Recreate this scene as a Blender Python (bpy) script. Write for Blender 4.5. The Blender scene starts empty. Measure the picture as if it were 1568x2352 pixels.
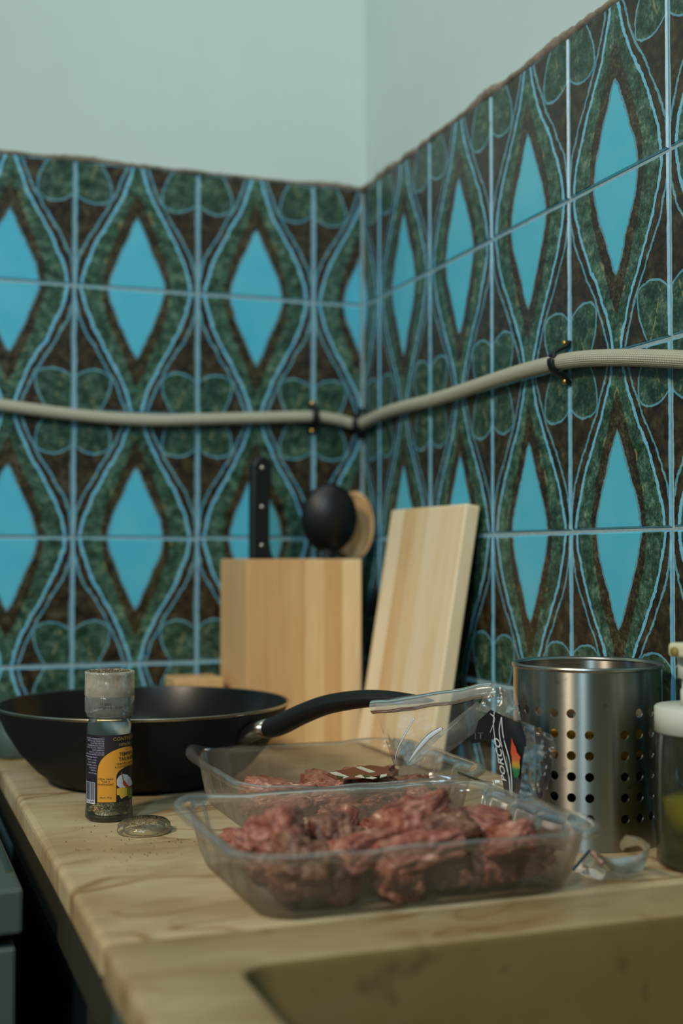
import bpy, bmesh, math, random
from mathutils import Vector, Matrix, noise, Euler
C = bpy.context.scene.collection
R = math.radians
random.seed(5)

# ------------------------------------------------------------------ camera
H = 0.231                      # eye height above the counter top (z = 0)
F = 2900.0                     # focal length in pixels of the 1568 x 2352 frame
YAW = 69.8                     # heading, degrees from +X; the corner of the room is the origin
CAM = Vector((-0.6285, -1.612, H))
fw = Vector((math.cos(R(YAW)), math.sin(R(YAW)), 0)); rt = Vector((fw.y, -fw.x, 0)); up = Vector((0, 0, 1))
PITCH = math.atan(99 / F)
cd = bpy.data.cameras.new('camera'); cam = bpy.data.objects.new('camera', cd); C.objects.link(cam)
cd.sensor_fit = 'HORIZONTAL'; cd.sensor_width = 24.0; cd.lens = F / 1568 * 24
cam.location = CAM
cam.rotation_euler = (R(90) + PITCH, 0, R(YAW - 90))
cd.dof.use_dof = True; cd.dof.focus_distance = 1.08; cd.dof.aperture_fstop = 3.1
cd.clip_start = 0.02
bpy.context.scene.camera = cam

def ray(px, py):
    f2 = fw * math.cos(PITCH) + up * math.sin(PITCH); u2 = up * math.cos(PITCH) - fw * math.sin(PITCH)
    return f2 + rt * ((px - 784) / F) + u2 * ((1176 - py) / F)
def on_z(px, py, z=0.0):
    d = ray(px, py); return CAM + d * ((z - H) / d.z)
def on_x(px, py, x):
    d = ray(px, py); return CAM + d * ((x - CAM.x) / d.x)
def on_y(px, py, y):
    d = ray(px, py); return CAM + d * ((y - CAM.y) / d.y)
def at(px, py, Z):
    d = ray(px, py); return CAM + d * (Z / d.dot(fw))

# ------------------------------------------------------------------ world, lights, exposure
W = bpy.data.worlds.new('world'); bpy.context.scene.world = W; W.use_nodes = True
W.node_tree.nodes['Background'].inputs[0].default_value = (0.50, 0.78, 0.66, 1)
W.node_tree.nodes['Background'].inputs[1].default_value = 0.245
vs = bpy.context.scene.view_settings
vs.view_transform = 'Standard'; vs.look = 'None'; vs.gamma = 1; vs.use_curve_mapping = False; vs.exposure = -0.45
bpy.context.scene.cycles.transparent_max_bounces = 40
def lamp(name, loc, target, size, power, col, sy=None, spread=180):
    l = bpy.data.lights.new(name, 'AREA'); l.energy = power; l.color = col; l.size = size
    l.spread = R(spread)
    if sy: l.shape = 'RECTANGLE'; l.size_y = sy
    o = bpy.data.objects.new(name, l); C.objects.link(o); o.location = loc
    o.rotation_euler = (Vector(target) - Vector(loc)).to_track_quat('-Z', 'Y').to_euler()
    return o
lamp('warm_ceiling_lamp', (-1.80, -1.60, 1.45), (-0.25, -0.5, 0.05), 0.26, 10.5, (1.0, 0.84, 0.66), spread=90)
lamp('cool_window_light', (-1.20, -2.12, 1.25), (-0.25, -0.4, 0.25), 0.14, 5.6, (0.52, 0.80, 1.0), 0.3, spread=95)
lamp('blue_side_glow', (-1.25, -0.40, 0.50), (-0.60, 0.0, 0.25), 0.2, .45, (0.15, 0.55, 1.0), spread=110)
lamp('plaster_wash_lamp', (-0.42, -0.75, 1.75), (-0.02, -0.08, 0.82), 0.4, 2.6, (0.90, 1.0, 0.99), spread=105)

# ------------------------------------------------------------------ material helpers
def lin(h):
    h = h.lstrip('#'); o = []
    for i in (0, 2, 4):
        c = int(h[i:i+2], 16) / 255
        o.append(c / 12.92 if c <= 0.04045 else ((c + 0.055) / 1.055) ** 2.4)
    return (*o, 1)
class NT:
    def __init__(s, name):
        s.m = bpy.data.materials.new(name); s.m.use_nodes = True; s.t = s.m.node_tree; s.n = s.t.nodes; s.L = s.t.links
        for x in list(s.n): s.n.remove(x)
        s.out = s.n.new('ShaderNodeOutputMaterial')
    def set(s, sock, v):
        if v is None: return
        if isinstance(v, bpy.types.NodeSocket): s.L.new(v, sock)
        else: sock.default_value = v
    def math(s, op, a, b=None, c=None):
        n = s.n.new('ShaderNodeMath'); n.operation = op
        s.set(n.inputs[0], a); s.set(n.inputs[1], b); s.set(n.inputs[2], c); return n.outputs[0]
    def mix(s, f, a, b):
        n = s.n.new('ShaderNodeMix'); n.data_type = 'RGBA'
        s.set(n.inputs[0], f); s.set(n.inputs[6], a); s.set(n.inputs[7], b); return n.outputs[2]
    def coord(s, w='Object'):
        return s.n.new('ShaderNodeTexCoord').outputs[w]
    def mapping(s, v, scale=(1, 1, 1), loc=(0, 0, 0), rot=(0, 0, 0)):
        n = s.n.new('ShaderNodeMapping'); s.L.new(v, n.inputs[0]); n.inputs[1].default_value = loc; n.inputs[2].default_value = rot; n.inputs[3].default_value = scale; return n.outputs[0]
    def noise(s, v, scale, detail=3, rough=0.5, dist=0):
        n = s.n.new('ShaderNodeTexNoise'); s.set(n.inputs['Vector'], v); n.inputs['Scale'].default_value = scale
        n.inputs['Detail'].default_value = detail; n.inputs['Roughness'].default_value = rough; n.inputs['Distortion'].default_value = dist; return n.outputs[0]
    def ramp(s, f, stops):
        n = s.n.new('ShaderNodeValToRGB'); s.set(n.inputs[0], f); e = n.color_ramp.elements
        while len(e) < len(stops): e.new(0.5)
        for i, (p, c) in enumerate(stops): e[i].position = p; e[i].color = c if len(c) == 4 else (*c, 1)
        return n.outputs[0]
    def curve(s, v, pts):
        n = s.n.new('ShaderNodeFloatCurve'); c = n.mapping.curves[0]
        n.mapping.use_clip = False
        while len(c.points) < len(pts): c.points.new(0.5, 0.5)
        for p, (x, y) in zip(c.points, pts): p.location = (x, y)
        n.mapping.update(); s.set(n.inputs['Value'], v); n.inputs['Factor'].default_value = 1; return n.outputs[0]
    def bump(s, h, strength=0.3, dist=0.001):
        n = s.n.new('ShaderNodeBump'); n.inputs['Strength'].default_value = strength; n.inputs['Distance'].default_value = dist; s.L.new(h, n.inputs['Height']); return n.outputs[0]
    def bsdf(s, col, rough=0.5, metal=0.0, normal=None, spec=None, **kw):
        b = s.n.new('ShaderNodeBsdfPrincipled'); s.set(b.inputs['Base Color'], col); s.set(b.inputs['Roughness'], rough); s.set(b.inputs['Metallic'], metal)
        if normal is not None: s.L.new(normal, b.inputs['Normal'])
        if spec is not None: b.inputs['Specular IOR Level'].default_value = spec
        for k, v in kw.items(): s.set(b.inputs[k.replace('_', ' ')], v)
        s.L.new(b.outputs[0], s.out.inputs[0]); return b
def plain(name, hexc, rough=0.5, metal=0.0, var=0.08, scale=40, bumps=0.0, **kw):
    t = NT(name); c = lin(hexc); v = t.coord()
    nz = t.noise(v, scale, 4)
    col = t.mix(nz, tuple(x * (1 - var) for x in c[:3]) + (1,), tuple(min(1, x * (1 + var)) for x in c[:3]) + (1,))
    t.bsdf(col, rough, metal, t.bump(nz, bumps, 0.002) if bumps else None, **kw); return t.m
def clear(name, tint=(0.97, 0.98, 0.97, 1), rough=0.06, milky=0.06, milk=(0.8, 0.85, 0.8, 1), ior=1.5, edge=0.5, bumps=0.0, bscale=60, gloss=1.0):
    t = NT(name)
    tr = t.n.new('ShaderNodeBsdfTransparent'); df = t.n.new('ShaderNodeBsdfDiffuse'); gl = t.n.new('ShaderNodeBsdfGlossy'); gl.inputs['Roughness'].default_value = rough
    df.inputs[0].default_value = milk
    lw = t.n.new('ShaderNodeLayerWeight'); lw.inputs[0].default_value = 0.25
    nz = t.noise(t.coord(), bscale, 3)
    if bumps:
        bn = t.bump(nz, bumps, 0.004); t.L.new(bn, gl.inputs['Normal'])
    tc = t.mix(t.math('MULTIPLY', lw.outputs['Facing'], edge), tint, tuple(x * 0.45 for x in tint[:3]) + (1,))
    t.L.new(tc, tr.inputs[0])
    m1 = t.n.new('ShaderNodeMixShader')
    t.L.new(t.math('MULTIPLY', t.math('ADD', t.math('MULTIPLY', lw.outputs['Facing'], 1.2), 0.55), t.math('MULTIPLY', t.math('ADD', nz, 0.5), milky)), m1.inputs[0])
    t.L.new(tr.outputs[0], m1.inputs[1]); t.L.new(df.outputs[0], m1.inputs[2])
    fr = t.n.new('ShaderNodeFresnel'); fr.inputs[0].default_value = ior
    if bumps: t.L.new(bn, fr.inputs['Normal'])
    m2 = t.n.new('ShaderNodeMixShader'); t.L.new(t.math('MULTIPLY', fr.outputs[0], gloss), m2.inputs[0])
    t.L.new(m1.outputs[0], m2.inputs[1]); t.L.new(gl.outputs[0], m2.inputs[2]); t.L.new(m2.outputs[0], t.out.inputs[0]); return t.m

# ------------------------------------------------------------------ mesh helpers
def mesh(verts, faces, mat=None, smooth=True):
    me = bpy.data.meshes.new('m'); me.from_pydata([tuple(v) for v in verts], [], faces); me.validate()
    for m in (mat if isinstance(mat, (list, tuple)) else [mat]):
        if m: me.materials.append(m)
    if smooth: me.polygons.foreach_set('use_smooth', [True] * len(me.polygons))
    me.update(); return me
def obj(name, me, parent=None, loc=(0, 0, 0), rot=(0, 0, 0), scale=(1, 1, 1)):
    o = bpy.data.objects.new(name, me); me.name = name; C.objects.link(o); o.location = loc; o.rotation_euler = rot; o.scale = scale
    if parent: o.parent = parent
    return o
def mk(name, verts, faces, mat, parent=None, smooth=True, **kw): return obj(name, mesh(verts, faces, mat, smooth), parent, **kw)
def tag(o, label=None, cat=None, group=None, kind=None):
    for k, v in (('label', label), ('category', cat), ('group', group), ('kind', kind)):
        if v: o[k] = v
    return o
def empty(name, loc=(0, 0, 0), rz=0, **kw):
    o = bpy.data.objects.new(name, None); C.objects.link(o); o.location = loc; o.rotation_euler = (0, 0, rz); o.empty_display_size = 0.02
    return tag(o, **kw)
def box_bm(lo, hi, bevel=0.0, seg=2):
    bm = bmesh.new(); bmesh.ops.create_cube(bm, size=1)
    for v in bm.verts: v.co = Vector([lo[i] + (v.co[i] + 0.5) * (hi[i] - lo[i]) for i in range(3)])
    if bevel: bmesh.ops.bevel(bm, geom=bm.edges[:], offset=bevel, segments=seg, profile=0.5, affect='EDGES')
    return bm
def bm_mesh(bm, mat, smooth=False):
    me = bpy.data.meshes.new('m'); bmesh.ops.recalc_face_normals(bm, faces=bm.faces[:]); bm.to_mesh(me); bm.free()
    if mat: me.materials.append(mat)
    if smooth: me.polygons.foreach_set('use_smooth', [True] * len(me.polygons))
    return me
def box(name, lo, hi, mat, parent=None, bevel=0.0, seg=2, **kw):
    return obj(name, bm_mesh(box_bm(lo, hi, bevel, seg), mat, False), parent, **kw)
def lathe_geo(prof, n=64, closed_axis=True):
    V, Fc = [], []
    for r, z in prof:
        for i in range(n):
            a = 2 * math.pi * i / n; V.append((r * math.cos(a), r * math.sin(a), z))
    for j in range(len(prof) - 1):
        for i in range(n):
            k = (i + 1) % n; Fc.append((j * n + i, j * n + k, (j + 1) * n + k, (j + 1) * n + i))
    if closed_axis:
        if prof[0][0] > 1e-5 : Fc.append(tuple(reversed(range(n))))
        if prof[-1][0] > 1e-5: Fc.append(tuple((len(prof) - 1) * n + i for i in range(n)))
    return V, Fc
def lathe(name, prof, mat, parent=None, n=64, caps=True, **kw):
    V, Fc = lathe_geo(prof, n, caps); return mk(name, V, Fc, mat, parent, **kw)
def tube_geo(pts, rad, n=12, flat=None, caps=True):
    V, Fc = [], []; pts = [Vector(p) for p in pts]; rads = rad if isinstance(rad, (list, tuple)) else [rad] * len(pts)
    prev = None
    for i, p in enumerate(pts):
        d = (pts[min(i + 1, len(pts) - 1)] - pts[max(i - 1, 0)]).normalized()
        ref = Vector((0, 0, 1)) if abs(d.z) < 0.95 else Vector((0, 1, 0))
        s = d.cross(ref).normalized(); u = s.cross(d).normalized()
        rr = rads[i]; rx, ry = rr if isinstance(rr, tuple) else (rr, rr)
        for k in range(n):
            a = 2 * math.pi * k / n; V.append(p + s * math.cos(a) * rx + u * math.sin(a) * ry)
    for i in range(len(pts) - 1):
        for k in range(n):
            q = (k + 1) % n; Fc.append((i * n + k, i * n + q, (i + 1) * n + q, (i + 1) * n + k))
    if caps: Fc.append(tuple(reversed(range(n)))); Fc.append(tuple((len(pts) - 1) * n + k for k in range(n)))
    return V, Fc
def spline(pts, m=8):
    pts = [Vector(p) for p in pts]; P = [pts[0] * 2 - pts[1]] + pts + [pts[-1] * 2 - pts[-2]]; out = []
    for i in range(1, len(P) - 2):
        for k in range(m):
            t = k / m; a, b, c, d = P[i-1], P[i], P[i+1], P[i+2]
            out.append(0.5 * ((2*b) + (c-a)*t + (2*a-5*b+4*c-d)*t*t + (3*b-a-3*c+d)*t**3))
    out.append(pts[-1]); return out
def grid_geo(rows, nu, nv):
    """smooth sheet through a net of control points"""
    a = [spline(r, nu) for r in rows]; m = len(a[0]); cols = [spline([r[i] for r in a], nv) for i in range(m)]
    k = len(cols[0]); V = [cols[i][j] for j in range(k) for i in range(m)]
    Fc = [(j*m+i, j*m+i+1, (j+1)*m+i+1, (j+1)*m+i) for j in range(k-1) for i in range(m-1)]
    return V, Fc, m, k
def text_geo(s, size=1.0, fn=None, align='LEFT', bold=0.0, sub=0):
    cu = bpy.data.curves.new('t', 'FONT'); cu.body = s; cu.size = size; cu.align_x = align; cu.offset = bold; cu.resolution_u = 2
    o = bpy.data.objects.new('t', cu); C.objects.link(o)
    me = bpy.data.meshes.new_from_object(o.evaluated_get(bpy.context.evaluated_depsgraph_get()))
    bpy.data.objects.remove(o); bpy.data.curves.remove(cu)
    V = [v.co.copy() for v in me.vertices]; Fc = [tuple(p.vertices) for p in me.polygons]; bpy.data.meshes.remove(me)
    if fn: V = [fn(v.x, v.y) for v in V]
    return V, Fc
def join_geo(parts):
    V, Fc = [], []
    for v, f in parts:
        o = len(V); V += list(v); Fc += [tuple(i + o for i in q) for q in f]
    return V, Fc

# ------------------------------------------------------------------ materials
T = 0.16
def tile_material():
    t = NT('glazed_relief_tile'); co = t.coord()
    rnd = t.n.new('ShaderNodeObjectInfo').outputs['Random']
    off = t.n.new('ShaderNodeCombineXYZ'); t.L.new(t.math('MULTIPLY', rnd, 37.0), off.inputs[0]); t.L.new(t.math('MULTIPLY', rnd, 11.0), off.inputs[1])
    add = t.n.new('ShaderNodeVectorMath'); add.operation = 'ADD'; t.L.new(co, add.inputs[0]); t.L.new(off.outputs[0], add.inputs[1]); nco = add.outputs[0]
    sep = t.n.new('ShaderNodeSeparateXYZ'); t.L.new(co, sep.inputs[0])
    n1 = t.math('SUBTRACT', t.noise(nco, 45, 2), 0.5); n2 = t.math('SUBTRACT', t.noise(nco, 220, 3), 0.5)
    wob = t.math('ADD', t.math('MULTIPLY', n1, 0.028), t.math('MULTIPLY', n2, 0.016))
    u = t.math('ADD', t.math('ABSOLUTE', t.math('DIVIDE', sep.outputs[0], T)), wob)
    vraw = t.math('ADD', t.math('DIVIDE', sep.outputs[2], T), 0.5)
    v = t.math('ADD', vraw, wob)
    b1 = t.curve(v, [(0, .215), (.12, .19), (.28, .125), (.42, .062), (.53, .012), (.58, -.02), (1, -.03)])
    b2 = t.curve(v, [(0, .275), (.15, .255), (.3, .21), (.45, .15), (.6, .085), (.76, .015), (.82, -.02), (1, -.02)])
    g = t.curve(v, [(0, .440), (.08, .428), (.18, .40), (.33, .34), (.5, .25), (.66, .16), (.83, .085), (1, .035)])
    l2 = t.curve(v, [(0, .50), (.12, .485), (.25, .455), (.33, .42), (.5, .322), (.66, .225), (.83, .142), (1, .078)])
    ll = t.curve(v, [(0, .5), (.60, .5), (.66, .25), (.70, .222), (.80, .217), (.91, .255), (1, .31)])
    lt = t.curve(u, [(0, 1.0), (.2, .74), (.23, .70), (.30, .672), (.38, .675), (.44, .70), (.5, .75)])
    def lt_(a, b): return t.math('LESS_THAN', a, b)
    def band(a, b, w): return lt_(t.math('ABSOLUTE', t.math('SUBTRACT', a, b)), w)
    mott = t.noise(nco, 90, 5, .65); mot2 = t.noise(nco, 330, 3, .7); big = t.noise(nco, 16, 2)
    brown = t.ramp(mott, [(.38, lin('#1a1208')), (.52, lin('#332612')), (.64, lin('#443c26')), (.80, lin('#5f604c'))])
    brown2 = t.ramp(t.math('ADD', t.math('MULTIPLY', mott, .5), t.math('MULTIPLY', mot2, .5)), [(.40, lin('#120c05')), (.5, lin('#33260f')), (.62, lin('#54523a'))])
    green = t.ramp(t.math('ADD', t.math('MULTIPLY', mott, .6), t.math('MULTIPLY', mot2, .4)), [(.38, lin('#152719')), (.47, lin('#2a4633')), (.54, lin('#40604e')), (.61, lin('#5f7c66')), (.70, lin('#a0a07c'))])
    blue = t.mix(big, lin('#3eaccb'), lin('#62bccb'))
    line = t.mix(mott, lin('#3aa4d0'), lin('#92c4cc'))
    ochre = lin('#a58f52')
    col = brown
    leaf = t.math('MULTIPLY', t.math('GREATER_THAN', u, ll), t.math('GREATER_THAN', v, lt))
    leafo = t.math('MULTIPLY', t.math('GREATER_THAN', u, t.math('SUBTRACT', ll, .014)), t.math('GREATER_THAN', v, t.math('SUBTRACT', lt, .014)))
    leafo = t.math('MULTIPLY', leafo, t.math('GREATER_THAN', u, .2)); leaf = t.math('MULTIPLY', leaf, t.math('GREATER_THAN', u, .2))
    linedim = t.mix(.45, line, green)
    col = t.mix(leafo, col, linedim); col = t.mix(leaf, col, t.mix(.25, green, lin('#0f2114')))
    vein = t.math('MULTIPLY', leaf, band(t.math('ADD', u, t.math('MULTIPLY', t.math('SUBTRACT', v, .85), .35)), .375, .006))
    col = t.mix(t.math('MULTIPLY', t.math('MULTIPLY', vein, t.math('GREATER_THAN', mott, .52)), .5), col, ochre)
    m_l2 = band(u, l2, .0095); col = t.mix(m_l2, col, linedim)
    m_g = lt_(u, g); col = t.mix(m_g, col, green)
    m_l1 = band(u, g, .0125); col = t.mix(m_l1, col, line)
    och = t.math('MULTIPLY', band(u, t.math('ADD', b2, .012), .007), t.math('GREATER_THAN', t.noise(nco, 60, 3), .62)); col = t.mix(t.math('MULTIPLY', och, .55), col, ochre)
    col = t.mix(lt_(u, b2), col, brown2)
    m_b = lt_(u, b1); col = t.mix(lt_(u, t.math('ADD', b1, .018)), col, t.mix(.55, brown2, line))
    col = t.mix(m_b, col, blue)
    edge = t.math('GREATER_THAN', t.math('ABSOLUTE', t.math('DIVIDE', sep.outputs[0], T)), t.math('SUBTRACT', .478, t.math('MULTIPLY', n1, .02)))
    ev = t.math('GREATER_THAN', t.math('ABSOLUTE', t.math('SUBTRACT', vraw, .5)), t.math('SUBTRACT', .483, t.math('MULTIPLY', n1, .02)))
    col = t.mix(t.math('MULTIPLY', t.math('MAXIMUM', edge, ev), .75), col, line)
    hgt = t.math('ADD', t.math('MULTIPLY', t.math('MAXIMUM', m_l1, m_l2), 1.0), t.math('MULTIPLY', m_g, .5))
    hgt = t.math('ADD', hgt, t.math('MULTIPLY', mott, .5))
    t.bsdf(col, t.math('ADD', .22, t.math('MULTIPLY', mott, .25)), 0, t.bump(hgt, .35, .0012), spec=.5)
    return t.m
M_TILE = tile_material()
M_GROUT = plain('grey_grout', '#8fa6a8', .9, var=.3, scale=200, bumps=.3)
M_PLASTER = plain('painted_plaster', '#bccdc8', .85, var=.03, scale=18, bumps=.12)
M_MORTAR = plain('rough_mortar', '#7d7163', .95, var=.5, scale=120, bumps=.8)
def marble(name, basin=False):
    t = NT(name); v = t.coord()
    m = t.mapping(v, (1.0, 2.2, 1.0), rot=(0, 0, .10))
    a = t.noise(m, 3.2, 3, .5, .8); b = t.noise(m, 11.0, 5, .62, .6); c = t.noise(v, 240, 2)
    base = t.ramp(t.math('ADD', t.math('MULTIPLY', a, .55), t.math('MULTIPLY', b, .45)),
                  [(.30, lin('#957d55')), (.44, lin('#a8926d')), (.54, lin('#b9a681')), (.70, lin('#c8b998'))])
    n1 = t.noise(m, 4.2, 2, .5, .9)
    vein = t.math('MAXIMUM', t.math('SUBTRACT', 1.0, t.math('MULTIPLY', t.math('ABSOLUTE', t.math('SUBTRACT', n1, .47)), 48.0)), 0)
    vein = t.math('MULTIPLY', vein, t.ramp(t.noise(v, 7, 2), [(.38, (0, 0, 0)), (.58, (.85, .85, .85))]))
    col = t.mix(vein, base, lin('#7d5726'))
    blot = t.ramp(t.noise(v, 26, 3, .55, .4), [(.62, (0, 0, 0)), (.74, (1, 1, 1))])
    col = t.mix(t.math('MULTIPLY', blot, .45), col, lin('#93703c'))
    col = t.mix(t.math('MULTIPLY', c, .12), col, lin('#8f774c'))
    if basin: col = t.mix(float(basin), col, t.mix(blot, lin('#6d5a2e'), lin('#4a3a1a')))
    t.bsdf(col, t.math('ADD', .36, t.math('MULTIPLY', b, .25)), 0, t.bump(b, .04, .002), spec=.35); return t.m
M_MARBLE = marble('yellow_veined_marble'); M_MARBLE2 = marble('yellow_worn_marble', .34); M_BASIN = marble('shaded_basin_marble', .88)  # M_BASIN: olive tone with the shade of the recess painted into it
def wood(name, axis=0, sw=.024, dark='#c89660', light='#efcf9c', seed=0.0, mid='#dfb67e'):
    t = NT(name); v = t.coord(); s = t.n.new('ShaderNodeSeparateXYZ'); t.L.new(v, s.inputs[0])
    x = t.math('ADD', s.outputs[axis], seed)
    cell = t.math('FLOOR', t.math('DIVIDE', x, sw))
    wn = t.n.new('ShaderNodeTexWhiteNoise'); wn.noise_dimensions = '1D'; t.L.new(cell, wn.inputs['W'])
    sc = [14, 14, 14]; sc[2] = 1.1
    g1 = t.noise(t.mapping(v, tuple(sc)), 6, 6, .6, .5); g2 = t.noise(t.mapping(v, (1, 1, .06)), 420, 3)
    f = t.math('ADD', t.math('MULTIPLY', wn.outputs[0], .62), t.math('MULTIPLY', g1, .5))
    col = t.ramp(f, [(.15, lin(dark)), (.5, lin(mid)), (.85, lin(light))])
    col = t.mix(t.math('MULTIPLY', g2, .22), col, lin('#8a5c2a'))
    t.bsdf(col, .5, 0, t.bump(g1, .06, .001)); return t.m
M_BLOCK = wood('laminated_beech'); M_BOARD = wood('laminated_rubberwood', 1, .036, '#d0a468', '#f7e8c8', .3, '#ecd0a0')
M_WOODDARK = wood('brown_spoon_wood', 0, .05, '#5c3716', '#8a5828')
M_PANIN = plain('nonstick_coating', '#0e0f0a', .26, var=.3, scale=300, spec=.35); M_PANOUT = plain('black_enamel', '#0c0f0b', .65, var=.3, spec=.35)
M_BLACK = plain('black_plastic', '#0d100d', .45, var=.2, spec=.4); M_RIM = plain('bare_aluminium', '#a69d86', .3, 1.0)
M_STEELP = plain('polished_steel', '#b5afa4', .28, 1.0)
def brushed():
    t = NT('brushed_steel'); v = t.coord()
    g = t.noise(t.mapping(v, (1, 1, 26)), 22, 4, .6); st = t.ramp(t.noise(v, 55, 4, .6), [(.60, (0, 0, 0)), (.72, (1, 1, 1))])
    col = t.mix(t.math('MULTIPLY', st, .55), lin('#a8a59c'), lin('#443d2e'))
    b = t.bsdf(col, t.math('ADD', .29, t.math('MULTIPLY', g, .06)), 1.0, None); b.inputs['Anisotropic'].default_value = .93; b.inputs['Anisotropic Rotation'].default_value = .25
    tg = t.n.new('ShaderNodeTangent'); tg.direction_type = 'RADIAL'; tg.axis = 'Z'; t.L.new(tg.outputs[0], b.inputs['Tangent']); return t.m
M_BRUSH = brushed()
M_HOSE_MAT = None
def hose_mat():
    t = NT('braided_hose'); n = t.n.new('ShaderNodeUVMap'); s = t.n.new('ShaderNodeSeparateXYZ'); t.L.new(n.outputs[0], s.inputs[0])
    a = t.math('SINE', t.math('MULTIPLY', t.math('ADD', s.outputs[0], s.outputs[1]), 1.0)); b = t.math('SINE', t.math('MULTIPLY', t.math('SUBTRACT', s.outputs[0], s.outputs[1]), 1.0))
    h = t.math('MULTIPLY', a, b); nz = t.noise(t.coord(), 60, 3)
    col = t.mix(t.math('ADD', t.math('MULTIPLY', h, .3), .45), lin('#8f8a74'), lin('#d5d3bd')); col = t.mix(t.math('MULTIPLY', nz, .35), col, lin('#a0977a'))
    t.bsdf(col, .55, 0, t.bump(h, .5, .0008)); return t.m
M_HOSE = hose_mat()
M_BRASS = plain('brass_nail', '#c7a45c', .3, 1.0)
M_TRAY = clear('clear_tray_plastic', (.95, .94, .91, 1), .16, .25, (.46, .37, .27, 1), 1.45, .15, .10, 30, gloss=.55)
M_FILM = clear('clear_film', (.97, .97, .95, 1), .16, .075, (.55, .52, .46, 1), 1.4, .15, .06, 24, gloss=.6)
M_FILM2 = clear('folded_film', (.93, .93, .91, 1), .20, .24, (.52, .50, .45, 1), 1.42, .15, .2, 40, gloss=.9)
M_FLANGE = clear('tray_flange_plastic', (.94, .93, .90, 1), .25, .16, (.56, .50, .42, 1), 1.4, .12, .1, 40, gloss=.5)
M_GLASS = clear('jar_glass', (.96, .99, .97, 1), .04, .05, (.5, .58, .52, 1), 1.5, .7, .0, 30)
M_CAPP = clear('ribbed_cap_plastic', (.94, .92, .88, 1), .2, .42, (.95, .83, .66, 1), 1.5, .2, .35, 160)
M_LIDP = clear('dusty_lid_plastic', (.96, .94, .88, 1), .15, .12, (.6, .52, .38, 1), 1.5, .25, .2, 200)
M_BOTTLE = clear('dispenser_plastic', (.90, .92, .85, 1), .08, .05, (.5, .55, .4, 1), 1.45, .9)
def liquid():
    t = NT('yellow_green_soap'); 
    b = t.bsdf(lin('#b5ae10'), .12, 0); b.inputs['Transmission Weight'].default_value = .25; b.inputs['IOR'].default_value = 1.35
    tr = t.n.new('ShaderNodeBsdfTransparent'); tr.inputs[0].default_value = (.5, .52, .06, 1)
    m = t.n.new('ShaderNodeMixShader'); m.inputs[0].default_value = .55; t.L.new(b.outputs[0], m.inputs[1]); t.L.new(tr.outputs[0], m.inputs[2]); t.L.new(m.outputs[0], t.out.inputs[0]); return t.m
M_SOAP = liquid()
M_WHITE = plain('white_plastic', '#c9ccbe', .45, var=.03); M_PUMP = plain('ivory_plastic', '#cfc9a8', .45, var=.04)
def meat_mat(name, a, b, c, lo=.42, hi=.60):
    t = NT(name); v = t.coord(); r = t.n.new('ShaderNodeObjectInfo').outputs['Random']
    off = t.n.new('ShaderNodeVectorMath'); off.operation = 'ADD'; t.L.new(v, off.inputs[0]); cx = t.n.new('ShaderNodeCombineXYZ'); t.L.new(t.math('MULTIPLY', r, 9.0), cx.inputs[0]); t.L.new(cx.outputs[0], off.inputs[1]); v = off.outputs[0]
    f = t.noise(v, 42, 5, .6, 1.2); fib = t.noise(t.mapping(v, (1, 1, 5)), 130, 3, .6)
    col = t.ramp(t.math('ADD', t.math('MULTIPLY', f, .75), t.math('MULTIPLY', fib, .25)), [(.36, lin(a)), (lo + .04, lin(b)), (hi, lin(c)), (hi + .05, lin('#d8b09a'))])
    t.bsdf(col, .33, 0, t.bump(t.math('ADD', f, fib), .5, .003), Subsurface_Weight=.12, Subsurface_Radius=(.006, .002, .001), Subsurface_Scale=1.0); return t.m
M_MEAT = meat_mat('raw_pork', '#4a1e16', '#8a4c3c', '#a87460'); M_MEAT2 = meat_mat('darker_raw_pork', '#371a12', '#69402f', '#8f6a52')

# ------------------------------------------------------------------ setting: walls and their tiles
ZR = [0.093 - T, 0.093, 0.253, 0.413, 0.573, 0.733]
zt = ZR[-1]
wb = tag(box('wall_back', (-2.6, 0.0, -0.9), (0.12, 0.12, 2.0), M_PLASTER), kind='structure')
wr = tag(box('wall_right', (0.0, -3.0, -0.9), (0.12, 0.0, 2.0), M_PLASTER), kind='structure')
tag(box('floor', (-2.6, -3.0, -0.92), (0.12, 0.12, -0.9), plain('dark_floor', '#3a3a34', .6)), kind='structure')
box('grout', (-1.3, -0.0042, -0.067), (-0.004, 0.0, zt - .001), M_GROUT, wb)
box('grout', (-0.0042, -1.7, -0.067), (0.0, -0.0042, zt - .001), M_GROUT, wr)
def tile_mesh(x0, x1):
    """front faces -Y; a pillowed slab with soft edges, local origin at the tile centre"""
    g = .0016; x0 += g; x1 -= g; z0, z1 = -T/2 + g, T/2 - g; th = .0065; e = .0016
    V = []
    for (i, yy) in ((0, -.0005), (0, -(th - e)), (e, -th)):
        V += [(x0 + i, yy, z0 + i), (x1 - i, yy, z0 + i), (x1 - i, yy, z1 - i), (x0 + i, yy, z1 - i)]
    Fc = [(8, 9, 10, 11)]
    for a in (0, 4):
        for k in range(4): q = (k + 1) % 4; Fc.append((a + k, a + q, a + 4 + q, a + 4 + k))
    return mesh(V, Fc, M_TILE, False)
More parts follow.
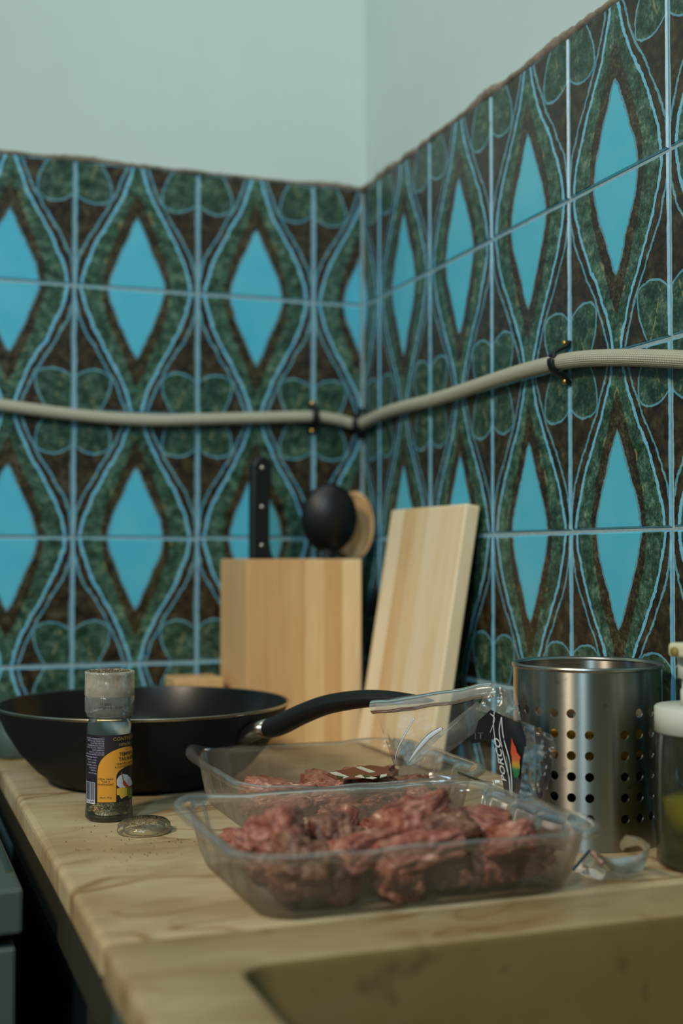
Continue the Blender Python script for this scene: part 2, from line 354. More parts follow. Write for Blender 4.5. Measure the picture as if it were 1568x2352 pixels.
def put_tiles(wall, cols, right):
    n = 0
    for (c, me) in cols:
        for r in range(5):
            if n == 0 and False: pass
            o = bpy.data.objects.new('tile', me); C.objects.link(o); o.parent = wall; n += 1
            flip = math.pi if r in (1, 3) else 0
            zc = (ZR[r] + ZR[r+1]) / 2; jy = random.uniform(-.0003, .0003); tl = R(random.uniform(-.2, .2))
            zc += random.uniform(-.0005, .0005)
            if right:
                o.location = (jy, -c, zc); o.scale = (1.018, 1, 1)
                o.rotation_euler = (Euler((0, flip + tl, 0)).to_matrix().to_4x4()).to_euler() if False else (Matrix.Rotation(R(-90), 4, 'Z') @ Matrix.Rotation(flip + tl, 4, 'Y')).to_euler()
            else:
                o.location = (-c, jy, zc); o.rotation_euler = (0, flip + tl, 0)
full = tile_mesh(-T/2, T/2)
hb = tile_mesh(-T/2, T/2 - .0055)          # the back wall's tile at the corner, trimmed to half a pattern
# back wall: joints at 0.0788 + k*0.1595 from the corner
put_tiles(wb, [(.0788 + .1595 * (k + .5), full) for k in range(7)], False)
for r in range(5):
    flip = r in (1, 3)
    me = tile_mesh(-T/2, .0788 - T/2 - .0075) if not flip else tile_mesh(-(.0788 - T/2 - .0075), T/2)
    o = obj('tile', me, wb, (-(.0788 - T/2), 0, (ZR[r] + ZR[r+1]) / 2), (0, math.pi if flip else 0, 0))
# right wall: joints at 0.067 + k*0.163 from the corner (toward the camera)
put_tiles(wr, [(.067 + .163 * (k + .5), full) for k in range(8)], True)
for r in range(5):
    flip = r in (1, 3); a = T/2 - .067 + .007
    me = tile_mesh(a, T/2) if not flip else tile_mesh(-T/2, -a)
    o = obj('tile', me, wr, (0, -(.067 - T/2), (ZR[r] + ZR[r+1]) / 2))
    o.rotation_euler = (Matrix.Rotation(R(-90), 4, 'Z') @ Matrix.Rotation(math.pi if flip else 0, 4, 'Y')).to_euler()
# uneven mortar bead along the top of the tiles
def bead(name, length, right, amp):
    V, Fc = [], []; n = int(length / .004); K = 7
    for i in range(n + 1):
        s = i * length / n
        hh = amp * (.5 + 1.3 * max(0, noise.noise(Vector((s * 9, 3.3 * right, 0)))) + .5 * abs(noise.noise(Vector((s * 60, 1, right)))))
        d = .0065 + .004 * noise.noise(Vector((s * 35, 7, right))) + .001
        for k in range(K):
            a = math.pi * k / (K - 1); z = zt - .003 + (1 - math.cos(a)) / 2 * (hh + .003); y = -d * math.sin(a) ** .7 if 0 < k < K-1 else 0
            z += .0006 * noise.noise(Vector((s * 200, k, right)))
            V.append((y, -s, z) if right else (-s, y, z))
    for i in range(n):
        for k in range(K - 1): Fc.append((i*K+k, i*K+k+1, (i+1)*K+k+1, (i+1)*K+k))
    return mk(name, V, Fc, M_MORTAR)
tag(bead('trim_1', 1.25, False, .006), kind='structure')
tag(bead('trim_2', 1.6, True, .012), kind='structure')
# baseboard-like caulk where the tiles meet the counter
tag(box('trim_3', (-.505, -.0115, 0.0002), (-.0065, -.0066, .006), plain('pale_caulk', '#b9b7a8', .7)), kind='structure')

# ------------------------------------------------------------------ counter, sink, cupboards
XL, YS = -0.500, -0.848
ct = box('marble_countertop', (XL, YS + .0012, -.024), (-.0072, -.0072, 0), M_MARBLE, None, .005, 3)
tag(ct, 'cream and yellow veined marble countertop in the tiled corner under the frying pan', 'countertop')
# sink slab with a recessed basin
def sink_mesh():
    bm = bmesh.new(); x0, x1, y0, y1 = XL, -.0072, -2.05, YS - .0012
    bx0, bx1, by0, by1 = -.434, -.085, -1.75, -.914; rc = .022
    def rr(a0, a1, b0, b1, r, z, n=8):
        P = []
        for (cx, cy, s) in ((a1 - r, b1 - r, 0), (a0 + r, b1 - r, 90), (a0 + r, b0 + r, 180), (a1 - r, b0 + r, 270)):
            for i in range(n + 1): a = R(s + 90 * i / n); P.append((cx + r * math.cos(a), cy + r * math.sin(a), z))
        return P
    rings = [rr(x0 + .001, x1, y0, y1, .004, -.024), rr(x0, x1, y0, y1, .004, -.005), rr(x0 + .0015, x1 - .0015, y0 + .0015, y1 - .0015, .004, -.0012), rr(x0 + .005, x1 - .005, y0 + .005, y1 - .005, .004, 0)]
    for (o, z) in ((-.006, 0), (-.0035, -.0006), (-.001, -.0022), (0, -.006), (.004, -.05), (.012, -.13), (.03, -.155), (.06, -.16)):
        rings.append(rr(bx0 + o, bx1 - o, by0 + o, by1 - o, rc + max(0, o) * .5 + max(0, -o), z))
    V = [p for r_ in rings for p in r_]; n = len(rings[0]); Fc = []
    for j in range(len(rings) - 1):
        for i in range(n): k = (i + 1) % n; Fc.append((j*n+i, j*n+k, (j+1)*n+k, (j+1)*n+i))
    Fc.append(tuple((len(rings) - 1) * n + i for i in range(n)))
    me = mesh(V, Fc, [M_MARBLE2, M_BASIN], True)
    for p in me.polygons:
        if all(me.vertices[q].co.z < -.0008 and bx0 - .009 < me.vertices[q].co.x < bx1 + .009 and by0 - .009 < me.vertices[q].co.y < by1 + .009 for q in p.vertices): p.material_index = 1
    return me
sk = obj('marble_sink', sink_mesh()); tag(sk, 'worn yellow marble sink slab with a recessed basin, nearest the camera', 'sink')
sc_ = empty('sink_cupboard', (XL + .01, YS - .02, -.9), label='teal grey cupboard front under the marble sink slab', cat='cupboard')
M_TEAL = plain('teal_grey_paint', '#3f4c44', .5, var=.15, scale=10)
box('side_panel', (-.004, -1.15, .02), (.02, .018, .8755), M_TEAL, sc_, .002)
box('door', (-.011, -1.0, .05), (-.0045, -.11, .80), plain('pale_blue_paint', '#7f939a', .5), sc_, .002)
box('back_panel', (.02, .0, .0), (.47, .018, .72), M_TEAL, sc_, .002)
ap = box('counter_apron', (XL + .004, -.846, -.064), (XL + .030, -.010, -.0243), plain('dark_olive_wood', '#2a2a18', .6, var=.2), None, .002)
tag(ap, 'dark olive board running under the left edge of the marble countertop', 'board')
fill_box = box('under_counter_fill', (XL + .031, -.845, -.9), (-.010, -.015, -.0243), plain('under_counter_shade', '#1c1e16', .9), None, .003)  # added block; its dark colour stands for the shade under the counter
tag(fill_box, 'added dark support wall in the shadow below the marble countertop', 'filler')
# lower kitchen cabinet on the left, against the back wall
fx = -.524
cb = empty('base_cabinet', (-.83, -.33, -.9), label='low grey green kitchen cabinet left of the marble countertop, against the tiles', cat='cabinet')
M_CABT = plain('grey_green_laminate', '#47524a', .45, var=.1, scale=12); M_CABF = plain('grey_cabinet_front', '#4c5553', .5, var=.1, scale=12)
def lc(p): return (p[0] + .83, p[1] + .33, p[2] + .9)
zc0 = on_y(40, 2041, -.650).z
box('worktop', lc((-1.14, -.650, zc0 - .034)), lc((fx, -.012, zc0)), M_CABT, cb, .003)
box('edge_trim', lc((fx - .008, -.60, zc0 + .0002)), lc((fx - .004, -.03, zc0 + .002)), M_STEELP, cb)
box('carcass', lc((-1.13, -.62, -.9)), lc((fx - .004, -.02, zc0 - .0342)), plain('dark_carcass', '#15170f', .7), cb)
dr = box('door', lc((-1.13, -.645, -.82)), lc((fx - .004, -.6202, zc0 - .044)), M_CABF, cb, .003)

# ------------------------------------------------------------------ hose along the tiles, with clips
hp = [on_y(p[0], p[1], -.018) for p in ((-260, 905), (-120, 915), (0, 930), (80, 941), (160, 951), (250, 960), (350, 965), (450, 963), (580, 960), (715, 957), (770, 963), (822, 972))]
hp2 = [on_x(p[0], p[1], -.017) for p in ((846, 968), (880, 950), (930, 934), (1000, 917), (1075, 893), (1150, 868), (1210, 850), (1285, 832), (1340, 824), (1420, 821), (1500, 823), (1568, 826), (1700, 835))]
hp[-1] = Vector((-.030, -.018, hp[-1].z)); hp2[0] = Vector((-.0165, -.034, hp2[0].z))
pts = spline(hp + [Vector((-.0205, -.0225, (hp[-1].z + hp2[0].z) / 2))] + hp2, 10)
V, Fc = tube_geo(pts, .0077, 20)
hose = mk('water_hose', V, Fc, M_HOSE)
uv = hose.data.uv_layers.new(name='UVMap'); L_ = [0]
for i in range(1, len(pts)): L_.append(L_[-1] + (pts[i] - pts[i-1]).length)
for p in hose.data.polygons:
    if len(p.vertices) > 4: continue
    for li in p.loop_indices:
        vi = hose.data.loops[li].vertex_index; i, k = divmod(vi, 20); kk = 20 if (k == 0 and max(hose.data.loops[q].vertex_index % 20 for q in p.loop_indices) == 19) else k
        uv.data[li].uv = (L_[i] / .0011, kk / 20 * 2 * math.pi * 12)
tag(hose, 'cream braided water hose running around the tiled corner', 'hose')
def clip(name, p, wall, label, tilt=0, nails=True):
    e = empty(name, p, 0 if wall == 'b' else R(-90), label=label, cat='hose clip')
    if wall == 'c': e.rotation_euler = (0, 0, R(-45))
    # local frame: wall behind at +Y, hose along X
    arc = [Vector((0, .0105, -.020)), Vector((0, .006, -.0155))] + [Vector((0, -.0105 * math.cos(a), .0112 * math.sin(a))) for a in [R(x) for x in range(-70, 71, 14)]] + [Vector((0, .006, .0155)), Vector((0, .0105, .020))]
    V, Fc = tube_geo(arc, [(.005, .0022)] * len(arc), 10)
    V = [Vector((v.x, v.y, v.z)) for v in V]; mk('strap', V, Fc, M_BLACK, e)
    for s in (-1, 1):
        if nails:
            V, Fc = lathe_geo([(.0001, .0), (.003, .0006), (.0034, .002), (.0026, .0032), (.0001, .0038)], 16)
            o = mk('nail', V, Fc, M_BRASS, e, loc=(0, .0065, s * .0185), rot=(R(90), 0, 0))
    return e
pc1 = on_y(720, 957, -.018); clip('hose_clip', pc1, 'b', 'black hose clip with brass nails on the back wall above the spoons')
pc2 = on_x(1285, 832, -.017); c2 = clip('hose_clip', pc2, 'r', 'black hose clip on the right wall above the steel utensil holder')
pc3 = Vector((-.0195, -.0235, (hp[-1].z + hp2[0].z) / 2)); clip('hose_clip', pc3, 'c', 'black hose clip tucked into the tiled corner', nails=False)

# ------------------------------------------------------------------ wooden utensil block with its tools
bx0, bx1, by0, by1, bz = -.211, -.064, -.150, -.024, .2262
kb = empty('utensil_block', ((bx0 + bx1) / 2, (by0 + by1) / 2, 0), label='tall square block of laminated pale wood holding a knife and spoons', cat='utensil holder')
hw, hd, tw = (bx1 - bx0) / 2, (by1 - by0) / 2, .012
box('front_panel', (-hw, -hd, 0), (hw, -hd + tw, bz), M_BLOCK, kb, .0012)
box('back_panel', (-hw, hd - tw, 0), (hw, hd, bz), M_BLOCK, kb, .0012)
box('side_panel', (-hw, -hd + tw, 0), (-hw + tw, hd - tw, bz), M_BLOCK, kb, .0012)
box('side_panel', (hw - tw, -hd + tw, 0), (hw, hd - tw, bz), M_BLOCK, kb, .0012)
box('base', (-hw + tw, -hd + tw, 0.0), (hw - tw, hd - tw, .01), M_BLOCK, kb)
# knife
kx = on_y(597, 1283, -.085); kn = empty('kitchen_knife', (kx.x, -.085, .215), label='kitchen knife with black riveted handle, upright in the wooden block', cat='knife')
kt = on_y(597, 1047, -.085).z - .215
kw = .0132
prof = [(-kw, .0), (-kw, kt * .55), (-kw * .95, kt - .012), (-kw * .55, kt - .003), (kw * .2, kt), (kw * .9, kt - .006), (kw * 1.0, kt - .018), (kw * .82, kt * .6), (kw * .78, kt * .25), (kw * 1.0, kt * .12), (kw * 1.5, kt * .06), (kw * 1.5, 0)]
def slab(name, prof, th, mat, parent, bev=.002, **kw_):
    bm = bmesh.new(); vs_ = [bm.verts.new((x, -th / 2, z)) for x, z in prof]; f = bm.faces.new(vs_)
    r = bmesh.ops.extrude_face_region(bm, geom=[f]); bmesh.ops.translate(bm, vec=(0, th, 0), verts=[v for v in r['geom'] if isinstance(v, bmesh.types.BMVert)])
    if bev:
        es = [e for e in bm.edges if abs(e.verts[0].co.y - e.verts[1].co.y) < 1e-6]; bmesh.ops.bevel(bm, geom=es, offset=bev, segments=2, profile=.5, affect='EDGES')
    return obj(name, bm_mesh(bm, mat), parent, **kw_)
slab('handle', prof, .018, M_BLACK, kn, .003)
slab('blade', [(-.012, -.17), (.013, -.14), (.013, .002), (-.012, .002)], .002, M_STEELP, kn, 0)
for py in (1075, 1165, 1253):
    V, Fc = lathe_geo([(.0001, -.0007), (.0024, -.0005), (.0026, .0), (.0026, .004)], 16); mk('rivet', V, Fc, M_STEELP, kn, loc=(0, -.0094, on_y(597, py, -.085).z - .215), rot=(R(-90), 0, 0))
# black ladle (dark bowl), wooden spoon
def spoon(name, bowl_px, rx, rz, depth, mat, yy, yaw, tiltx, label, cat, inner=None):
    c = on_y(bowl_px[0], bowl_px[1], yy); e = empty(name, (c.x, c.y, .012), label=label, cat=cat)
    zb = c.z - .012; n, m = 28, 10; V = []; Fc = []
    for side in (0, 1):
        for j in range(m + 1):
            q = j / m
            for i in range(n):
                a = 2 * math.pi * i / n; rr_ = q * (1 - .06 * side)
                V.append((rx * rr_ * math.cos(a), depth * (q * q - 1) + (.0028 if side else 0), rz * rr_ * math.sin(a)))
    o = (m + 1) * n
    for b_ in (0, o):
        for j in range(m):
            for i in range(n): k = (i + 1) % n; Fc.append((b_+j*n+i, b_+j*n+k, b_+(j+1)*n+k, b_+(j+1)*n+i))
    for i in range(n): k = (i + 1) % n; Fc.append((m*n+i, m*n+k, o+m*n+k, o+m*n+i))
    b = mk('bowl', V, Fc, mat, e, loc=(0, 0, zb), rot=(tiltx, 0, yaw))
    V, Fc = tube_geo([(0, .004, 0.0), (0, .002, zb * .5), (0, 0, zb - rz * .9)], [(.0065, .004), (.006, .004), (.010, .004)], 12); mk('handle', V, Fc, mat, e)
    return e
spoon('ladle', (756, 1190), .0365, .045, .016, M_BLACK, -.080, R(-12), R(6), 'black plastic serving spoon upright in the wooden block, bowl upwards', 'serving spoon')
spoon('wooden_spoon', (812, 1208), .028, .046, -.011, M_WOODDARK, -.052, R(-38), R(-3), 'brown wooden spoon behind the black serving spoon in the block', 'wooden spoon')

# ------------------------------------------------------------------ cutting board leaning on the right wall
xb = -.076; bwid, bh, bt = .212, .288, .018; yn = -.375
cbm = box_bm((0, 0, 0), (bt, bwid, bh), .0025, 2); brd = obj('cutting_board', bm_mesh(cbm, M_BOARD), None, (xb, yn, .0), (0, R(9.3), R(0)))
brd.location.z = bt * math.sin(R(9.3)) + .0002
tag(brd, 'pale laminated wood cutting board leaning against the right tiled wall', 'cutting board')
# small wooden box behind the pan
sw = box('wooden_box', (-.284, -.085, 0), (-.222, -.028, .079), wood('small_box_wood', 0, .05, '#9a6a35', '#c39559'), None, .002)
tag(sw, 'small brown wooden box peeking out between frying pan and utensil block', 'box')
gp = on_z(45, 1745); gj = empty('plastic_tub', (gp.x, gp.y + .025, 0), label='small dull green plastic tub on the far left behind the frying pan', cat='tub')
M_TUB = plain('dull_green_plastic', '#4a5a50', .4)
lathe('body', [(.022, 0), (.025, .003), (.027, .045)], M_TUB, gj, 32); lathe('rim', [(.0272, .0445), (.029, .045), (.029, .048), (.0265, .049), (.0, .0485)], M_TUB, gj, 32)

# ------------------------------------------------------------------ frying pan
pc = CAM + fw * 1.31 + rt * (-.2035); pan = empty('frying_pan', (pc.x, pc.y, 0), label='deep black nonstick frying pan with black handle pointing right', cat='frying pan')
RP = .1495
outer = [(.0001, .0002), (.082, .0002), (.092, .003), (.108, .014), (.125, .033), (.139, .055), (RP - .0012, .0775)]
rimp = [(RP - .0012, .0775), (RP + .0006, .0792), (RP + .0002, .0806), (RP - .0012, .0808), (RP - .0026, .0800)]
inner = [(RP - .0026, .0800), (.1365, .0565), (.1225, .036), (.106, .0175), (.090, .0072), (.078, .0042), (.0001, .0042)]
lathe('body', outer, M_PANOUT, pan, 128, False); lathe('rim', rimp, M_RIM, pan, 128, False); lathe('cooking_surface', inner, M_PANIN, pan, 128, False)
ang = math.atan2(-.38, .924)   # in camera frame: right / depth
hdirw = (rt * .80 + fw * -.60).normalized(); az = math.atan2(hdirw.y, hdirw.x)
hl = bpy.data.objects.new('handle', None)
def hz(py, r): 
    Z = 1.31 - .60 * r; return H - (py - 1275) / F * Z
hpts = []; hr = []
for (px, py, th) in ((612, 1670, 40), (628, 1668, 46), (650, 1660, 48), (690, 1640, 47), (750, 1617, 45), (820, 1605, 42), (880, 1602, 36), (940, 1604, 24), (975, 1607, 13), (990, 1608, 5)):
    k = (px - 784) / F; r = (k * 1.31 + .2035) / (.80 + .60 * k); hpts.append(Vector((r, 0, hz(py, r)))); hr.append((.0125 * (th / 46) ** .5, th / 2 / F * (1.31 - .6 * r)))
sp = spline(hpts, 5); ri = [tuple(spline([Vector((a, b, 0)) for a, b in hr], 5)[i][:2]) for i in range(len(sp))]
V, Fc = tube_geo(sp, ri, 24); hd_ = mk('handle', V, Fc, M_BLACK, pan, rot=(0, 0, az))
r0 = hpts[0].x
V, Fc = tube_geo([(.132, 0, .054), (r0 - .006, 0, hpts[0].z - .001), (r0 + .004, 0, hpts[0].z)], [(.014, .0085), (.012, .0082), (.0128, .0098)], 20)
mk('collar', V, Fc, M_STEELP, pan, rot=(0, 0, az))

# ------------------------------------------------------------------ spice grinder
gc = on_z(250, 1880); gr = empty('spice_grinder', (gc.x, gc.y, 0), label='glass spice grinder with black and orange label and clear ribbed cap', cat='spice grinder')
sG = 1.103 / F                 # metres per photo pixel at the grinder
def gz(py): return (1880 - py) * sG * 1.0
RG = 54.5 * sG
prof = [(.0001, .0008), (RG * .9, .0008), (RG * 1.0, gz(1872)), (RG * 1.0, gz(1862)), (RG * .965, gz(1848)), (RG * .955, gz(1835)), (RG * .955, gz(1690)), (RG * .955, gz(1668)), (RG * .90, gz(1658)), (RG * .86, gz(1650)), (RG * .93, gz(1645)), (RG * .94, gz(1638)), (RG * .86, gz(1632))]
lathe('glass_body', prof, M_GLASS, gr, 96, False)
lathe('glass_base', [(.0001, .0002), (RG * .88, .0002), (RG * .97, .0025), (RG * .93, .0035), (RG * .8, .004), (.0001, .004)], clear('thick_green_glass', (.6, .7, .63, 1), .05, .1, (.1, .14, .1, 1), 1.5, 1.0), gr, 64, False)
cap = lathe('cap', [(RG * .93, gz(1644)), (RG * 1.01, gz(1634)), (RG * 1.035, gz(1632)), (RG * 1.04, gz(1600)), (RG * 1.02, gz(1597)), (RG * 1.01, gz(1596))], clear('lower_cap_plastic', (.93, .95, .92, 1), .12, .22, (.75, .78, .68, 1), 1.5, .3, .3, 150), gr, 96, False)
V, Fc = [], []; n = 144; lv = [(1.02, 1597, 0), (1.045, 1595, 0), (1.045, 1575, 0), (1.04, 1572, 0), (1.04, 1556, .022), (1.04, 1550, 0), (1.045, 1546, 0), (1.04, 1541, 0), (.97, 1540, 0), (.93, 1544, 0), (.5, 1545, 0), (0.01, 1545, 0)]
for (rr_, py, rib) in lv:
    for i in range(n):
        a = 2 * math.pi * i / n; q = RG * (rr_ - rib * (i % 4 < 2)); V.append((q * math.cos(a), q * math.sin(a), gz(py)))
for j in range(len(lv) - 1):
    for i in range(n): k = (i + 1) % n; Fc.append((j*n+i, j*n+k, (j+1)*n+k, (j+1)*n+i))
mk('grinder_top', V, Fc, M_CAPP, gr)
lathe('grinding_core', [(.0001, gz(1600)), (RG * .62, gz(1600)), (RG * .66, gz(1585)), (RG * .5, gz(1572)), (RG * .5, gz(1552)), (.0001, gz(1550))], clear('core_plastic', (.6, .55, .45, 1), .3, .4, (.5, .42, .3, 1)), gr, 48)
# spice inside (a mass of coarse grains): stuff part
def grains(n, fn, smin, smax, rnd):
    V, Fc = [], []
    for _ in range(n):
        p = fn(rnd); s = rnd.uniform(smin, smax); o = len(V); q = Euler((rnd.random() * 6, rnd.random() * 6, 0)).to_matrix()
        for d in ((1, 0, 0), (-.8, 0, 0), (0, .7, 0), (0, -.8, 0), (0, 0, .6), (0, 0, -.6)): V.append(p + q @ Vector(d) * s * rnd.uniform(.7, 1.2))
        for f in ((0, 2, 4), (2, 1, 4), (1, 3, 4), (3, 0, 4), (2, 0, 5), (1, 2, 5), (3, 1, 5), (0, 3, 5)): Fc.append(tuple(o + i for i in f))
    return V, Fc
def spice_mat():
    t = NT('mixed_dry_spice'); g = t.n.new('ShaderNodeNewGeometry').outputs['Random Per Island']
    t.bsdf(t.ramp(g, [(.0, lin('#5e5228')), (.25, lin('#ae9a5c')), (.55, lin('#c6a55c')), (.75, lin('#b3875f')), (.9, lin('#ead6ac')), (1, lin('#5f7038'))]), .8); return t.m
M_SPICE = spice_mat(); M_DUST = plain('spice_dust', '#5e5032', .9, var=.5, scale=400); rnd = random.Random(3)
def inside(r_):
    z = r_.uniform(.0055, gz(1826)); a = r_.random() * 6.283; q = RG * .88 * math.sqrt(r_.uniform(.4, 1.08)); return Vector((q * math.cos(a), q * math.sin(a), z + .004 * math.cos(a + 2.2)))
V, Fc = grains(4600, inside, .0006, .0016, rnd)
c = lathe_geo([(.0001, .005), (RG * .6, .005), (RG * .6, gz(1832)), (.0001, gz(1826))], 32)
V, Fc = join_geo([(V, Fc), c]); s_ = mk('spice_filling', V, Fc, M_SPICE, gr, smooth=False); tag(s_, kind='stuff')
# label: everything wrapped on the glass. th = angle from the direction facing the camera, + to the right
toc = (CAM - Vector((gc.x, gc.y, H))); a0 = math.atan2(toc.y, toc.x); RL = RG * .962
def wrap(s, z, lift=0.0):     # s = arc length from the facing line, metres
    a = a0 + s / RL; return Vector(((RL + lift) * math.cos(a), (RL + lift) * math.sin(a), z))
def px2s(px): return RL * math.asin(max(-.999, min(.999, (px - 250) / (RL / sG))))
def strip(fz0, fz1, s0, s1, n, lift):
    V, Fc = [], []
    for i in range(n + 1):
        s = s0 + (s1 - s0) * i / n; V += [wrap(s, fz0(s), lift), wrap(s, fz1(s), lift)]
    for i in range(n): Fc.append((2*i, 2*i+2, 2*i+3, 2*i+1))
    return V, Fc
def ink(name, hexc, rough=.45): return plain(name, hexc, rough, var=.02)
cst = lambda v: (lambda s: v)
zl0, zl1 = gz(1833), gz(1682)
per = math.pi * RL
lb = mk('label', *strip(cst(zl0), cst(zl1), -per * .72, per * .72, 96, .0), ink('label_black', '#211a22'), gr); lb['label'] = 'black wrap label with orange arch'
mk('label_back', *strip(cst(zl0), cst(gz(1664)), per * .55, per * 1.45, 60, -.0012), ink('label_inside_white', '#b9c4c2'), gr)['label'] = 'white inner side of the label'
sA, sB = px2s(224), px2s(224) + .052
def arch(s):
    q = (s - sA) / (sB - sA); q = max(0, min(1, q)); e = abs(2 * q - 1); return gz(1765) + (gz(1711) - gz(1765)) * math.sqrt(max(0, 1 - e * e))
mk('arch_panel', *strip(cst(zl0), arch, sA, sB, 60, .00012), ink('label_orange', '#c98a2b'), lb)
s1 = px2s(266); s2 = s1 + .030
def arch2(s):
    q = max(0, min(1, (s - s1) / (s2 - s1))); e = abs(2 * q - 1); return gz(1775) + (gz(1755) - gz(1775)) * math.sqrt(max(0, 1 - e * e))
mk('picture', *strip(cst(zl0), arch2, s1, s2, 30, .0002), ink('picture_black', '#141510'), lb)
def blob(pts, lift):          # pts in photo pixels on the label; cut into upright strips so that it bends with the glass
    xs_ = [p[0] for p in pts]; xa, xb_ = min(xs_) + .01, min(301.5, max(xs_) - .01); N_ = 12; V, Fc = [], []
    for i in range(N_ + 1):
        x = xa + (xb_ - xa) * i / N_; ys = []
        for (p, q) in zip(pts, pts[1:] + pts[:1]):
            if (p[0] - x) * (q[0] - x) <= 0 and p[0] != q[0]: ys.append(p[1] + (q[1] - p[1]) * (x - p[0]) / (q[0] - p[0]))
        V += [wrap(px2s(x), gz(max(ys)), lift), wrap(px2s(x), gz(min(ys)), lift)]
    return V, [(2*i, 2*i+2, 2*i+3, 2*i+1) for i in range(N_)]
mk('garlic_print', *blob([(267, 1795), (267, 1782), (272, 1775), (280, 1771), (290, 1775), (297, 1784), (301, 1792), (302, 1802), (290, 1803), (275, 1803)], .0003), ink('garlic_white', '#b5b3c4'), lb)
mk('ginger_print', *blob([(267, 1803), (280, 1801), (291, 1806), (291, 1822), (284, 1824), (276, 1828), (274, 1819), (267, 1817)], .00034), ink('ginger_yellow', '#c9a038'), lb)
mk('leaf_print', *blob([(290, 1803), (300, 1806), (303, 1820), (301, 1830), (293, 1828), (289, 1816)], .00038), ink('leaf_green', '#4d6a14'), lb)
mk('chilli_print', *join_geo([blob([(280, 1785), (284, 1787), (290, 1797), (295, 1803), (290, 1804), (284, 1800), (280, 1793)], .00042)]), ink('chilli_red', '#a3381c'), lb)
mk('stalk_print', *blob([(276, 1767), (278, 1767), (282, 1780), (283, 1787), (280, 1787), (278, 1778)], .00044), ink('stalk_green', '#6b7a2a'), lb)
def txt(lines, mat, name, parent, lift=.0003):
    P = []
    for (s, px, py, hpx, al, bold) in lines:
        sx = px2s(px); P.append(text_geo(s, hpx * sG * 1.38, lambda x, y, sx=sx, py=py: wrap(sx + x, gz(py) + y, lift), al, bold))
    V, Fc = join_geo(P); return mk(name, V, Fc, mat, parent)
txt([('CONTINENTE', 258, 1695, 8.5, 'LEFT', 0), ('seleção', 271, 1707, 8.5, 'LEFT', 0)], ink('ink_gold', '#9a7f2c'), 'gold_lettering', lb)
txt([('TEMPERO', 272, 1730, 8, 'LEFT', .00008), ('TAILANDÊS', 271, 1741, 8, 'LEFT', .00008), ('SABORES QUE DÃO VIDA', 266, 1750, 5, 'LEFT', 0), ('À DISTÂNCIA DE UM', 262, 1757, 5, 'LEFT', 0),
     ('IDEAL PARA', 242, 1783, 4.6, 'CENTER', 0), ('THAI E', 242, 1789, 4.6, 'CENTER', 0), ('MARINADAS', 242, 1795, 4.6, 'CENTER', 0), ('PESO: 45 g', 242, 1824, 4.2, 'CENTER', 0)], ink('ink_black', '#2b2210'), 'black_lettering', lb)
WL = ['OUTROS INGREDIENTES', 'MISTURA DE PIMENTA', 'CONTÉM APIO E', 'CONSERVAÇÃO PARA', 'LOCAL SECO E FRESCO', 'NUM ABRIGO', 'DATA E LOCAL DE', 'CONSUMIR ANTES DO FIM']
WL2 = ['INGREDIENTS: SEA SALT', 'PIMENTA, CHILI', 'ALHO DESID.', 'GENGIBRE, LIMA', 'COENTROS', 'CEBOLA', 'NET WT 45g']
L1 = [(s, 206, 1692 + 5.1 * i, 3.6, 'CENTER', 0) for i, s in enumerate(WL)] + [(s, 203, 1734 + 6.0 * i, 3.4, 'CENTER', 0) for i, s in enumerate(WL2)]
def txtw(lines, mat, name, parent):
    P = []
    for (s, px, py, hpx, al, bold) in lines:
        sR = px2s(239 if py < 1731 else 222); P.append(text_geo(s, hpx * sG * 1.38, lambda x, y, py=py: wrap(sR + x, gz(py) + y, .0003), 'RIGHT', bold))
    V, Fc = join_geo(P); return mk(name, V, Fc, mat, parent)
txtw(L1, ink('ink_white', '#a7a3b4'), 'white_lettering', lb)
mk('rule', *strip(cst(gz(1732.6)), cst(gz(1731.8)), px2s(197), px2s(224), 10, .0003), ink('rule_white', '#8d8a99'), lb)
sb0, sb1 = px2s(219) - .013, px2s(219)
mk('barcode_panel', *strip(cst(gz(1838)), cst(gz(1789)), sb0, sb1, 14, .0003), ink('barcode_white', '#b8bdc6'), lb)
P = []; q = sb0 + .001; rb = random.Random(8)
while q < sb1 - .0012:
    w = rb.choice((.0003, .0005, .0008)); P.append(strip(cst(gz(1829)), cst(gz(1789.5)), q, q + w, 1, .0005)); q += w + rb.choice((.0004, .0006))
P.append(text_geo('5 601312 29000', 5 * sG * 1.3, lambda x, y: wrap(sb1 - .0006 + x, gz(1835.5) + y, .0005), 'RIGHT'))
mk('bars', *join_geo(P), ink('bar_black', '#1d1e22'), lb)
def wrapc(x, y): a = a0 + (x + px2s(229)) / RG; return Vector((RG * 1.045 * math.cos(a), RG * 1.045 * math.sin(a), y))
mk('date_print', *join_geo([text_geo('11 2023', 6 * sG * 1.3, lambda x, y: wrapc(x, y + gz(1614))), text_geo('17:50 0:0 - 11 01', 6 * sG * 1.3, lambda x, y: wrapc(x - .001, y + gz(1622)))]), ink('date_ink', '#23281f'), gr)
# crumbs on top of the grinder
V, Fc = grains(420, lambda r_: (lambda a, q: Vector((q * math.cos(a), q * math.sin(a), gz(1543) + r_.uniform(0, .0012))))(r_.random() * 6.283, RG * math.sqrt(r_.uniform(.0, .95))), .0004, .0010, rnd)
tag(mk('spice_dust', V, Fc, M_DUST, gr, smooth=False), kind='stuff')
